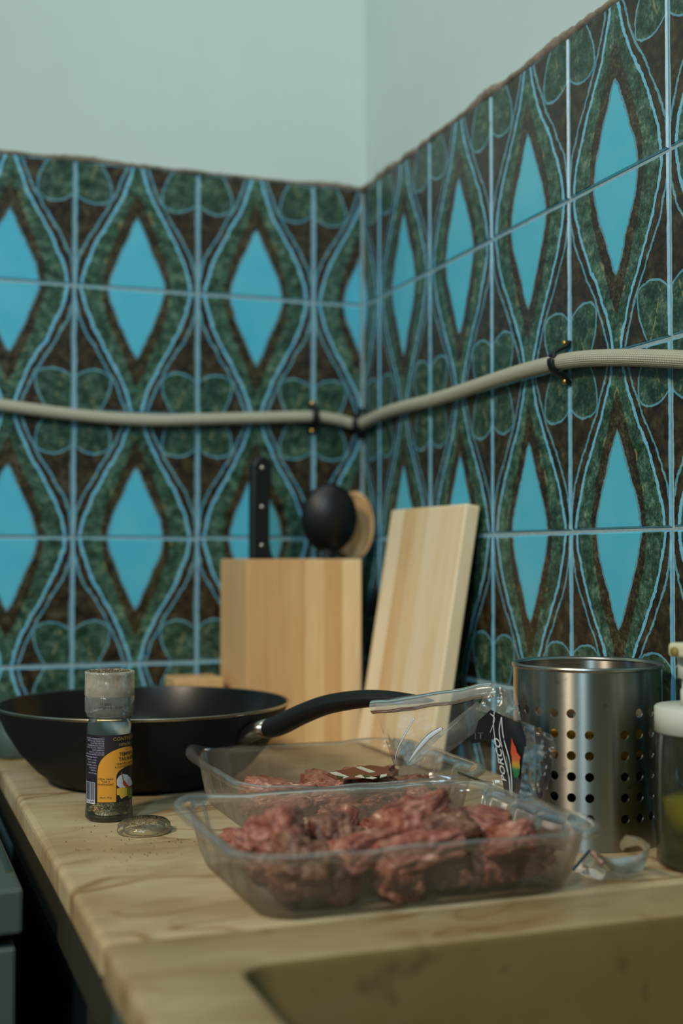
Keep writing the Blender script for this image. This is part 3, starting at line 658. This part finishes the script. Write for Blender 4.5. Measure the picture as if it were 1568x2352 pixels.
# its lid, lying on the marble
lc_ = on_z(331, 1911); lid = empty('grinder_lid', (lc_.x, lc_.y, 0.0), label='small round clear plastic lid dusted with spice, lying flat beside the grinder', cat='lid')
lid.rotation_euler = (R(5), R(-2), 0); lid.location.z = .0019
lathe('shell', [(RG * 1.06, .0), (RG * 1.07, .0015), (RG * 1.05, .0048), (RG * .98, .0064), (.0001, .0067)], M_LIDP, lid, 64, False)
lathe('inner_ring', [(RG * .82, .0005), (RG * .84, .0005), (RG * .84, .0062), (RG * .82, .0062)], M_LIDP, lid, 64, False)
lathe('lip', [(RG * 1.055, .0), (RG * 1.085, .0003), (RG * 1.085, .0012), (RG * 1.055, .0014)], M_LIDP, lid, 64, False)
V, Fc = grains(260, lambda r_: (lambda a, q: Vector((q * math.cos(a), q * math.sin(a), .0071 - (q / RG) ** 6 * .002)))(r_.random() * 6.283, RG * math.sqrt(r_.uniform(.0, 1.0))), .0003, .0009, rnd)
tag(mk('spice_specks', V, Fc, M_DUST, lid, smooth=False), kind='stuff')
def crumb(r_):
    p = on_z(r_.gauss(300, 70), r_.gauss(1945, 28)); return Vector((p.x, p.y, .0006))
V, Fc = grains(90, crumb, .0003, .0009, rnd)
tag(mk('spilled_spice', V, Fc, M_DUST, smooth=False), 'scattered spice crumbs on the marble in front of the clear lid', 'spice crumbs', kind='stuff')

# ------------------------------------------------------------------ clear meat trays
def tray(name, x0, x1, y0, y1, h, inset, label, sag=0.0, curl=None, ribs=True, base_rad=.02):
    cx, cy = (x0 + x1) / 2, (y0 + y1) / 2; a, b = (x1 - x0) / 2, (y1 - y0) / 2
    e = empty(name, (cx, cy, 0), label=label, cat='food tray')
    N = 240
    def ring(ins, z, rad, rib=0.0):
        A, B = a - ins, b - ins; per_ = []; P = []
        seg = [(A - rad, B - rad, 0), (-(A - rad), B - rad, 90), (-(A - rad), -(B - rad), 180), (A - rad, -(B - rad), 270)]
        L = [2*(A-rad), 2*(B-rad)]; arc = math.pi / 2 * rad; tot = 2 * sum(L) + 4 * arc
        for i in range(N):
            s = tot * i / N; k = 0
            # order: arc0, top edge, arc1, left edge, arc2, bottom edge, arc3, right edge
            for q in range(8):
                ln = arc if q % 2 == 0 else (L[0] if q in (1, 5) else L[1])
                if s <= ln or q == 7: break
                s -= ln
            if q % 2 == 0:
                ccx, ccy, st = seg[q // 2]; an = R(st) + s / rad; x, y = ccx + rad * math.cos(an), ccy + rad * math.sin(an); nx, ny = math.cos(an), math.sin(an)
            elif q == 1: x, y, nx, ny = A - rad - s, B, 0, 1
            elif q == 3: x, y, nx, ny = -A, B - rad - s, -1, 0
            elif q == 5: x, y, nx, ny = -(A - rad) + s, -B, 0, -1
            else: x, y, nx, ny = A, -(B - rad) + s, 1, 0
            w = rib * (1 if (i % 12) < 2 else 0); x -= nx * w; y -= ny * w
            zz = z
            if z > .02: zz += .0016 * noise.noise(Vector((x * 30, y * 30, h * 90)))
            if sag and z > .02: zz -= sag * max(0, 1 - (x / A) ** 2) * (1 if y < 0 else .25) * (abs(y) / B)
            if curl and z > .02:
                dx, dy = x - curl[0] * A, y - curl[1] * B; zz += curl[2] * math.exp(-(dx * dx + dy * dy) / .0012)
            P.append((x, y, zz))
        return P
    r0 = base_rad
    wall = [ring(inset + .006, .0006, r0), ring(inset, .003, r0 + .003), ring(inset * .8, h * .3, r0 + .004, .0022), ring(inset * .55, h * .8, r0 + .006, .0022), ring(inset * .5, h * .93, r0 + .008), ring(.006, h, r0 + .012)]
    V = [p for r_ in wall for p in r_]; Fc = []
    for j in range(len(wall) - 1):
        for i in range(N): k = (i + 1) % N; Fc.append((j*N+i, j*N+k, (j+1)*N+k, (j+1)*N+i))
    Fc.append(tuple(range(N)))
    mk('tub', V, Fc, M_TRAY, e)
    fl = [ring(.006, h, r0 + .012), ring(.0025, h + .0012, r0 + .014), ring(.0, h - .0005, r0 + .015), ring(-.0008, h - .004, r0 + .016), ring(.0014, h - .0055, r0 + .015)]
    V = [p for r_ in fl for p in r_]; Fc = []
    for j in range(len(fl) - 1):
        for i in range(N): k = (i + 1) % N; Fc.append((j*N+i, j*N+k, (j+1)*N+k, (j+1)*N+i))
    mk('flange', V, Fc, M_FLANGE, e)
    return e, cx, cy
t1, t1x, t1y = tray('meat_tray', -.420, -.152, -.868, -.655, .045, .022, 'nearest clear plastic tray, heaped with chunks of raw pork', .0, (-1, 1, .004))
t2, t2x, t2y = tray('meat_tray', -.358, -.128, -.640, -.430, .048, .020, 'clear plastic tray of raw pork behind the nearest tray, film torn open', .006, (-1, 1, .006))
# raw pork
def chunk_mesh(seed, sx, sy, sz, mat):
    bm = bmesh.new(); bmesh.ops.create_icosphere(bm, subdivisions=5, radius=1)
    for v in bm.verts:
        p = v.co.copy(); m = max(abs(p.x), abs(p.y), abs(p.z)); q = p.lerp(p / m, .62)
        d = .22 * noise.noise(p * 1.1 + Vector((seed * 7.1, 0, 0))) + .13 * noise.noise(p * 2.6 + Vector((0, seed * 3.3, 0))) + .07 * noise.noise(p * 5.5 + Vector((0, 0, seed))) + .05 * abs(noise.noise(p * 11 + Vector((seed, 0, 0))))
        cr = abs(noise.noise(p * 1.7 + Vector((seed, seed, 0)))); d -= .18 * max(0, .12 - cr) / .12 * .6
        q *= (1 + d); v.co = Vector((q.x * sx, q.y * sy, q.z * sz))
    return bm_mesh(bm, mat, True)
CM = [chunk_mesh(i, *d, M_MEAT if i % 3 else M_MEAT2) for i, d in enumerate([(.026, .019, .016), (.022, .022, .018), (.030, .017, .014), (.020, .024, .017), (.024, .018, .020), (.028, .021, .013), (.019, .019, .019), (.033, .018, .013)])]
def put_chunk(me, p, rot, sc, label, group):
    o = bpy.data.objects.new('pork_chunk', me); C.objects.link(o); o.location = p; o.rotation_euler = rot; o.scale = (sc, sc, sc)
    return tag(o, label, 'raw meat', group)
rm = random.Random(21); g1 = 'pork chunks in the nearest tray'
bl = 'raw pork chunk lying in the lower layer of the nearest tray'
ORD = ['first', 'second', 'third', 'fourth', 'fifth', 'sixth']
xs = [-.383, -.343, -.302, -.262, -.222, -.188]; k = 0
for j, y in enumerate((-.838, -.798, -.757, -.716)):
    for i, x in enumerate(xs):
        px_ = x + rm.uniform(-.006, .006); py_ = y + rm.uniform(-.004, .004)
        px_ = max(-.366, min(-.200, px_)); py_ = max(-.816, min(-.70, py_))
        put_chunk(CM[k % 8], (px_, py_, .0185 + rm.uniform(-.001, .003)), (rm.uniform(-.3, .3), rm.uniform(-.3, .3), rm.uniform(0, 6.3)), rm.uniform(.76, .88), 'raw pork chunk low in the nearest tray, %s row, %s from left' % (ORD[j], ORD[i]), g1); k += 1
tops = [((640, 1925), 'raised pork chunk near the left end of the nearest tray', 4, 1.0), ((765, 1915), 'small dark red pork chunk standing up in the left middle of the nearest tray', 6, .75), ((560, 1945), 'flat dark sliver of pork at the far left of the nearest tray', 2, .72),
        ((945, 1900), 'tallest pork chunk with pale fat folds in the middle of the nearest tray', 1, 1.1), ((1095, 1898), 'pale topped pork chunk right of the tallest one in the nearest tray', 5, .95), ((1020, 1915), 'lumpy pork chunk between the tallest and the pale topped one', 0, .8),
        ((1180, 1950), 'dark pork chunk at the right end of the nearest tray', 7, .85), ((850, 1950), 'broad pink pork chunk in front of the tallest one', 7, .9), ((700, 1985), 'fatty pork chunk against the front left wall of the nearest tray', 3, .85), ((1010, 1980), 'long pork chunk along the front wall of the nearest tray', 7, .9)]
for (p, lab, mi, sc) in tops:
    q = on_z(p[0], p[1], .033 if p[1] > 1940 else .040); q.y = max(-.826, min(-.70, q.y)); q.x = max(-.375, min(-.195, q.x)); put_chunk(CM[mi], q, (rm.uniform(-.4, .4), rm.uniform(-.4, .4), rm.uniform(0, 6.3)), sc, lab, g1)
g2 = 'pork pieces in the tray behind'
b2l = 'raw pork piece lying in the tray behind the nearest one'
for i, (x, y, m, s) in enumerate([(-.305, -.60, 5, .9), (-.262, -.598, 7, .9), (-.218, -.602, 5, .92), (-.176, -.598, 1, .88), (-.30, -.56, 2, 1), (-.255, -.55, 5, 1), (-.21, -.555, 7, 1), (-.172, -.552, 0, .9), (-.29, -.51, 5, 1), (-.24, -.50, 7, 1), (-.19, -.505, 2, 1)]):
    put_chunk(CM[m], (x, y, .016), (rm.uniform(-.2, .2), rm.uniform(-.2, .2), rm.uniform(0, 6.3)), s, 'raw pork piece in the tray behind, %s row, %s from left' % (ORD[0 if i < 4 else 1 if i < 8 else 2], ORD[i % 4]), g2)
q = on_z(845, 1785, .036); put_chunk(CM[5], (q.x, q.y, .030), (.1, .1, .4), .95, 'upper pork piece in the tray behind, under the striped price sticker', g2)
# paper sticker on the meat of the back tray
def flat_blob(name, pts, z, mat, parent=None, **kw):
    V = [on_z(x, y, z) for x, y in pts]; n_ = len(V); V2 = [v + Vector((0, 0, -.0006)) for v in V]
    return mk(name, V + V2, [tuple(range(n_)), tuple(reversed(range(n_, 2*n_)))] + [(i, (i+1) % n_, (i+1) % n_ + n_, i + n_) for i in range(n_)], mat, parent, False, **kw)
st = flat_blob('paper_sticker', [(748, 1778), (770, 1770), (850, 1757), (893, 1763), (890, 1778), (830, 1787), (770, 1790)], .046, plain('sticker_red_brown', '#6a3218', .5))
tag(st, 'red brown sticker with white stripes on the meat of the tray behind', 'sticker')
for i, pts_ in enumerate(([(757, 1774), (772, 1772), (802, 1784), (790, 1787)], [(818, 1762), (828, 1760), (862, 1772), (850, 1774)], [(826, 1779), (866, 1786), (857, 1788), (815, 1783)], [(874, 1779), (889, 1777), (887, 1782), (872, 1786)])):
    flat_blob('white_stripe', pts_, .0466, plain('sticker_cream_%d' % i, '#c3bfa8', .5), st)
flat_blob('green_mark', [(772, 1781), (783, 1779), (792, 1785), (777, 1787)], .0466, plain('sticker_green', '#1f3a17', .5), st)
flat_blob('green_mark', [(830, 1781), (842, 1780), (852, 1785), (838, 1786)], .0466, plain('sticker_green2', '#1f3a17', .5), st)
hb_ = on_z(1085, 1790, .04)
for i, (p, lab) in enumerate(((( 1090, 1792), 'dark green bay leaf at the right end of the tray behind'), ((1000, 1820), 'dark green bay leaf against the near wall of the tray behind'))):
    c_ = on_z(p[0], p[1], .041 if i == 0 else .036); rows = []
    for a in range(5):
        w_ = .007 * math.sin(math.pi * (a + .35) / 4.7); rows.append([Vector((-w_, -.016 + .008 * a, .002)), Vector((0, -.016 + .008 * a, 0)), Vector((w_, -.016 + .008 * a, .002))])
    V, Fc, _, _ = grid_geo(rows, 3, 3); o = mk('bay_leaf', V, Fc, plain('bay_leaf_green_%d' % i, '#33471a', .5)); o.location = c_; o.rotation_euler = (.3, .2, .9 - i * .5); tag(o, lab, 'leaf')

# ------------------------------------------------------------------ torn film standing up with its black label
M_CREASE_GLINT = clear('film_crease_glint', (.95, .97, 1, 1), .35, .75, (.85, .92, 1, 1), 1.4, .0, .0)  # milky blue-white colour paints the highlight streaks along the film folds
film = empty('torn_film', tuple(on_z(1000, 1700, .05)), label='torn clear film with black label peeling up from the tray behind', cat='plastic film')
fo = film.location.copy()
def A(px, py, Z): return at(px, py, Z) - fo
def sheet(name, rows, mat, amp=.0012, nu=10, nv=10, fr=70, parent=film):
    V, Fc, m, k_ = grid_geo([[A(*p) for p in r_] for r_ in rows], nu, nv); nn = (rt * -.3 - fw * .9 + up * .2).normalized()
    V = [v + nn * amp * (noise.noise(v * fr) + .6 * abs(noise.noise(v * fr * 2.3))) for v in V]
    return mk(name, V, Fc, mat, parent)
roll = [A(856, 1625, 1.10), A(900, 1621, 1.09), A(960, 1612, 1.075), A(1030, 1602, 1.06), A(1090, 1590, 1.05), A(1132, 1583, 1.045)]
V, Fc = tube_geo(spline(roll, 6), [(.006, .0062)] * 31, 16, caps=False); V = [v + Vector((0, 0, .0009 * noise.noise(v * 60))) for v in V]; mk('rolled_edge', V, Fc, clear('rolled_film', (.9, .9, .88, 1), .22, .42, (.66, .66, .60, 1), 1.5, .1, .15, 40), film)
sheet('film_sheet', [[(858, 1632, 1.10), (930, 1628, 1.085), (1010, 1615, 1.065), (1110, 1600, 1.045)], [(878, 1680, 1.095), (925, 1680, 1.08), (1000, 1670, 1.06), (1060, 1650, 1.05)], [(895, 1730, 1.09), (920, 1730, 1.075), (960, 1722, 1.06), (1000, 1705, 1.05)], [(904, 1758, 1.085), (915, 1760, 1.075), (935, 1758, 1.06), (960, 1752, 1.05)]], M_FILM, .0012)
sheet('folded_band', [[(1095, 1612, 1.035), (1125, 1625, 1.03), (1142, 1645, 1.03)], [(1040, 1655, 1.04), (1062, 1676, 1.035), (1078, 1692, 1.035)], [(975, 1708, 1.045), (1000, 1725, 1.04), (1020, 1735, 1.04)], [(930, 1752, 1.05), (950, 1762, 1.045), (965, 1768, 1.045)]], M_FILM2, .0008)
sheet('film_sheet', [[(1122, 1572, 1.04), (1155, 1574, 1.035), (1180, 1577, 1.03)], [(1108, 1605, 1.035), (1150, 1610, 1.03), (1190, 1618, 1.02)], [(1098, 1632, 1.03), (1148, 1645, 1.025), (1196, 1655, 1.01)]], M_FILM2, .0025, fr=90)
sheet('film_sheet', [[(1196, 1655, 1.0), (1235, 1672, .985), (1268, 1690, .975)], [(1205, 1700, .995), (1245, 1706, .975), (1276, 1722, .965)], [(1200, 1750, .99), (1248, 1752, .965), (1268, 1768, .965)], [(1196, 1800, .985), (1235, 1810, .965), (1252, 1828, .96)], [(1190, 1836, .98), (1220, 1842, .965), (1240, 1850, .96)]], M_FILM, .0026, 12, 12, 75)
sheet('film_sheet', [[(1000, 1725, 1.045), (1070, 1700, 1.04), (1135, 1690, 1.035)], [(990, 1750, 1.05), (1080, 1745, 1.04), (1150, 1750, 1.03)], [(985, 1775, 1.05), (1080, 1775, 1.04), (1160, 1790, 1.03)], [(990, 1800, 1.045), (1080, 1800, 1.04), (1165, 1832, 1.02)]], M_FILM, .0015)
for (cp, w0) in (([(905, 1757, 1.080), (912, 1722, 1.078), (928, 1690, 1.074), (952, 1648, 1.070)], .0006), ([(938, 1750, 1.060), (958, 1722, 1.058), (985, 1692, 1.054), (1015, 1672, 1.050)], .0017)):
    P_ = spline([A(*q) for q in cp], 6); V, Fc = tube_geo(P_, [w0 * (.25 + 1.5 * math.sin(math.pi * min(1, i / (len(P_) - 1)) * .8)) * .8 for i in range(len(P_))], 8); mk('crease', V, Fc, M_CREASE_GLINT, film)
M_LABK = plain('label_black_paper', '#0e0f10', .42, var=.15)
Lrows = [[(1126, 1630, 1.022), (1158, 1645, 1.012), (1186, 1657, 1.005), (1212, 1669, .995)], [(1130, 1690, 1.022), (1160, 1700, 1.010), (1186, 1710, 1.0), (1208, 1720, .992)], [(1146, 1760, 1.018), (1168, 1768, 1.006), (1186, 1774, .998), (1203, 1780, .99)], [(1160, 1828, 1.010), (1175, 1832, 1.002), (1187, 1835, .995), (1197, 1838, .988)]]
sheet('black_label', Lrows, M_LABK, .0, 8, 8)
sheet('black_label', [[(1126, 1630, 1.0222), (1104, 1650, 1.03), (1080, 1669, 1.037)], [(1128, 1662, 1.0222), (1104, 1678, 1.03), (1077, 1690, 1.037)], [(1132, 1697, 1.0222), (1105, 1704, 1.03), (1081, 1708, 1.037)]], M_LABK, .0, 6, 6)
def lpt(u, v, lift=.0006):    # u across 0..1, v down 0..1 on the main label panel
    rows = Lrows; vi = min(2.9999, v * 3); j = int(vi); f = vi - j; ui = min(2.9999, u * 3); i = int(ui); g_ = ui - i
    pt = lambda a, b: A(*rows[a][b]); p = (pt(j, i) * (1 - g_) + pt(j, i+1) * g_) * (1 - f) + (pt(j+1, i) * (1 - g_) + pt(j+1, i+1) * g_) * f
    return p + (rt * -.35 - fw * .9).normalized() * (lift + .0006)
inkw = ink('label_ink_white', '#c4c8c4')
def lline(pts, w): 
    P = spline([lpt(a, b) for a, b in pts], 6); return tube_geo(P, w, 5)
geo = [lline([(-.04, .30), (.10, .10), (.02, .055), (.0, .05)], .00035), lline([(.10, .0), (.06, .2), (.06, .45), (.04, .6)], .0004), lline([(.27, .03), (.20, .25), (.24, .5), (.32, .75), (.30, .98)], .00045), lline([(.27, .03), (.30, .3), (.42, .55), (.44, .8), (.36, .99)], .00045)]
geo.append(text_geo('PORCO', .0085, lambda x, y: lpt(.20 - y * 30, .82 - x * 16.5, .0012), bold=.00012))
geo.append(text_geo('PORTUGUÊS NACIONAL', .0030, lambda x, y: lpt(.33 - y * 42 * .3, .93 - x * 17.5 * .72, .0008)))
V, Fc = join_geo(geo); mk('white_print', V, Fc, inkw, film)
def flap(x, y): return A(1087 + x, 1697 - y, 1.028) + (rt * -.35 - fw * .9) * .002
V, Fc = join_geo([text_geo('1T', 22, flap)]); mk('grey_print', V, Fc, ink('label_ink_grey', '#4a4e4a'), film)
def emb_mat():
    t = NT('emblem_ink'); s = t.n.new('ShaderNodeSeparateXYZ'); t.L.new(t.coord('Generated'), s.inputs[0])
    f = t.math('ADD', s.outputs[2], t.math('MULTIPLY', t.math('SUBTRACT', t.noise(t.coord(), 500, 2), .5), .15))
    t.bsdf(t.ramp(f, [(.0, lin('#155a3a')), (.25, lin('#1f6b3a')), (.36, lin('#b08a2c')), (.5, lin('#b5562c')), (.7, lin('#b8432a'))]), .5); return t.m
E_ = [(.54, .25), (.57, .31), (.60, .34), (.65, .36), (.69, .42), (.83, .46), (.80, .52), (.83, .60), (.80, .68), (.76, .70), (.72, .76), (.68, .72), (.58, .74), (.54, .68), (.50, .62), (.52, .52), (.49, .44), (.52, .36)]
mk('emblem', [lpt(a, b, .0010) for a, b in E_], [tuple(range(len(E_)))], emb_mat(), film)

# ------------------------------------------------------------------ perforated steel utensil holder
RC, HC = .0605, .1415
cc = Vector((0, 0, 0)); dC = ray(1350, 1900); k_ = (dC.dot(rt)) / (dC.dot(fw)); cc = CAM + fw * 1.047 + rt * k_ * 1.047
cup = empty('utensil_holder', (cc.x, cc.y, 0), label='perforated brushed steel cylinder holder beside the soap dispenser', cat='utensil holder')
tocup = CAM - cc; ac = math.atan2(tocup.y, tocup.x)
def hzc(py): return H - (py - 1275) / F * (1.047 - RC * .9)
rowsz = [hzc(p) for p in (1637, 1685, 1731, 1780, 1828, 1875)]; dz = (rowsz[0] - rowsz[5]) / 5; rowsz = [rowsz[0] - dz * i for i in range(6)]
NCOL = 27; da = 2 * math.pi / NCOL
V, Fc, NN = [], [], []; rh = .0036; TH = .0008
def cyl(a, z, side):
    r_ = RC - TH * side; V.append((r_ * math.cos(a), r_ * math.sin(a), z)); g_ = 1 - 2 * side; NN.append((g_ * math.cos(a), g_ * math.sin(a), 0)); return len(V) - 1
def addquad(a0_, a1_, z0_, z1_, m=4):
    for side in (0, 1):
        for i in range(m):
            x0_, x1_ = a0_ + (a1_ - a0_) * i / m, a0_ + (a1_ - a0_) * (i + 1) / m
            q = [cyl(x0_, z0_, side), cyl(x1_, z0_, side), cyl(x1_, z1_, side), cyl(x0_, z1_, side)]; Fc.append(tuple(q) if side == 0 else tuple(reversed(q)))
for c_ in range(NCOL):
    am = ac + R(1.4) + da * c_; a0_, a1_ = am - da / 2, am + da / 2
    zt_, zb_ = rowsz[0] + dz / 2, rowsz[5] - dz / 2
    addquad(a0_, a1_, .0, zb_); addquad(a0_, a1_, zt_, HC)
    skip = c_ in (1,)
    for r_, z in enumerate(rowsz):
        if skip or (r_ == 0 and c_ in (0, 2)): addquad(a0_, a1_, z - dz / 2, z + dz / 2); continue
        n_ = 24; hw_ = (a1_ - a0_) / 2; rings_ = []
        for side in (0, 1):
            A_, B_ = [], []
            for i in range(n_):
                t_ = 2 * math.pi * i / n_ + math.pi / 4; cx_, sx_ = math.cos(t_), math.sin(t_); m_ = max(abs(cx_), abs(sx_))
                A_.append(cyl(am + rh * cx_ / RC, z + rh * sx_, side)); B_.append(cyl(am + hw_ * cx_ / m_, z + dz / 2 * sx_ / m_, side))
            for i in range(n_):
                k2 = (i + 1) % n_; q = (A_[i], B_[i], B_[k2], A_[k2]); Fc.append(q if side == 0 else q[::-1])
            rings_.append(A_)
        b0 = len(V)
        for A_ in rings_:
            for i, q in enumerate(A_):
                t_ = 2 * math.pi * i / n_ + math.pi / 4; V.append(V[q]); NN.append((math.cos(t_) * math.sin(am), -math.cos(t_) * math.cos(am), -math.sin(t_)))
        for i in range(n_): k2 = (i + 1) % n_; Fc.append((b0 + i, b0 + k2, b0 + n_ + k2, b0 + n_ + i))
body = mk('body', V, Fc, M_BRUSH, cup)
if len(body.data.vertices) == len(NN): body.data.normals_split_custom_set_from_vertices(NN)
lathe('rim', [(RC - .003, HC - .001), (RC - .002, HC + .0008), (RC, HC + .0014), (RC + .0012, HC + .0004), (RC + .0012, HC - .0016), (RC, HC - .0026)], M_STEELP, cup, 96, False)
lathe('base', [(.0001, .0004), (RC - .001, .0004), (RC - .001, .0024), (.0001, .0024)], M_BRUSH, cup, 64, False)
# yellow sponge and dark pads inside
spn = empty('sponge', (cc.x, cc.y, .0026), R(20), label='yellow sponge on a dark scouring pad seen through the holes of the steel holder', cat='sponge')
box('scouring_pad', (-.039, -.030, 0), (.039, .030, .062), plain('dark_pad', '#191d14', .95, var=.4, scale=300, bumps=.8), spn, .003)
box('foam', (-.041, -.032, .0622), (.041, .032, .090), plain('yellow_foam', '#d9991c', .9, var=.3, scale=260, bumps=.8), spn, .003)

# ------------------------------------------------------------------ soap dispenser
bc = CAM + fw * .948 + rt * ((1618 - 784) / F * .948); sd = empty('soap_dispenser', (bc.x, bc.y, 0), label='clear soap dispenser with white cap and yellow green liquid at the right edge', cat='soap dispenser')
RB = .0372
zz = lambda py: H - (py - 1275) / F * .925
lathe('bottle', [(.0001, .001), (RB - .003, .001), (RB, .004), (RB, zz(1690)), (RB - .003, zz(1686))], M_BOTTLE, sd, 64, False)
lathe('liquid', [(.0001, .0025), (RB - .004, .0025), (RB - .0015, .006), (RB - .0015, zz(1838)), (.0001, zz(1838))], M_SOAP, sd, 64, False)
lathe('cap', [(RB - .002, zz(1690)), (RB + .0008, zz(1688)), (RB + .0008, zz(1632)), (RB - .0005, zz(1628)), (.0001, zz(1627))], M_WHITE, sd, 64, False)
V, Fc = lathe_geo([(.0105, zz(1628)), (.0105, zz(1590)), (.0095, zz(1588)), (.0095, zz(1565)), (.0125, zz(1563)), (.0125, zz(1508)), (.0001, zz(1506))], 32)
ox = (rt * -.0085); mk('pump_collar', [Vector(v) + ox for v in V], Fc, M_WHITE, sd)
lathe('dip_tube', [(.002, .006), (.002, zz(1628))], M_WHITE, sd, 12)
nz_ = box_bm((-.030, -.009, zz(1512)), (.014, .009, zz(1478)), .003, 3)
np_ = obj('nozzle', bm_mesh(nz_, M_PUMP, False), sd, (0, 0, 0), (0, 0, math.atan2(rt.y, rt.x) + R(28)))
mk('nozzle_hole', *join_geo([lathe_geo([(.0001, 0), (.0024, 0.0), (.0026, .001), (.0001, .001)], 16)]), plain('nozzle_dark', '#7a6a2c', .6), np_, loc=(-.0304, 0, zz(1497)), rot=(0, R(-90), 0)) if False else None
V, Fc = lathe_geo([(.0001, .0002), (.0022, .0002), (.0034, .0), (.0036, .0012), (.0034, .002)], 20); mk('nozzle_tip', V, Fc, plain('nozzle_yellowed', '#8a7a34', .6), np_, loc=(-.0302, 0, zz(1498)), rot=(0, R(-90), 0))

# ------------------------------------------------------------------ crumpled wrapper scrap in front of the steel holder
wp = on_z(1400, 2008); scr = empty('wrapper_scrap', (wp.x, wp.y, 0), label='crumpled clear and white wrapper scrap with blue print before the steel holder', cat='wrapper')
def S(px, py, z): return on_z(px, py, z) - scr.location
def ssheet(name, rows, mat, amp=.0012, fr=90):
    V, Fc, m, k2 = grid_geo([[S(*p) for p in r_] for r_ in rows], 8, 8); V = [v + Vector((0, 0, amp * (noise.noise(v * fr) + .4))) for v in V]; return mk(name, V, Fc, mat, scr)
M_WRAP = plain('white_film_print', '#b7c0bd', .4, var=.1, scale=60, bumps=.4)
ssheet('white_area', [[(1365, 1962, .020), (1405, 1972, .016), (1450, 1968, .016), (1492, 1950, .024)], [(1382, 1982, .010), (1415, 1990, .010), (1455, 1986, .010), (1486, 1975, .014)], [(1405, 1999, .004), (1428, 2008, .002), (1450, 2006, .002), (1474, 2004, .003)]], M_WRAP)
ssheet('curled_edge', [[(1428, 1958, .016), (1424, 1940, .024), (1436, 1920, .034)], [(1440, 1948, .018), (1440, 1932, .028), (1445, 1921, .036)], [(1468, 1945, .022), (1472, 1935, .030), (1470, 1926, .034)], [(1488, 1966, .018), (1492, 1950, .024), (1490, 1938, .030)]], M_FILM2)
ssheet('clear_area', [[(1310, 2000, .002), (1335, 1975, .006), (1362, 1950, .014)], [(1340, 2012, .001), (1365, 1995, .004), (1385, 1968, .014)], [(1380, 2022, .001), (1400, 2010, .003), (1410, 1995, .006)], [(1440, 2020, .001), (1460, 2012, .002), (1480, 1998, .004)]], clear('wrapper_clear', (.8, .8, .72, 1), .3, .25, (.42, .4, .3, 1), 1.4, .3, .1, 80, gloss=.5))
def sline(pts, w, mat, name):
    V, Fc = tube_geo(spline([S(*p) for p in pts], 5), w, 6); return mk(name, V, Fc, mat, scr)
sline([(1316, 1998, .0045), (1335, 1975, .009), (1354, 1953, .016)], .0012, ink('wrapper_blue', '#16324a'), 'blue_stripe')
P = text_geo('a', 44, lambda x, y: S(1336 + x, 2008 - y, .0085 + (y / 30) * .005)); mk('grey_print', *P, ink('wrapper_grey', '#3b3a2e'), scr)
sline([(1360, 1958, .018), (1375, 1972, .015), (1384, 1984, .012)], .0022, ink('wrapper_pink', '#a88774'), 'pink_stripe')
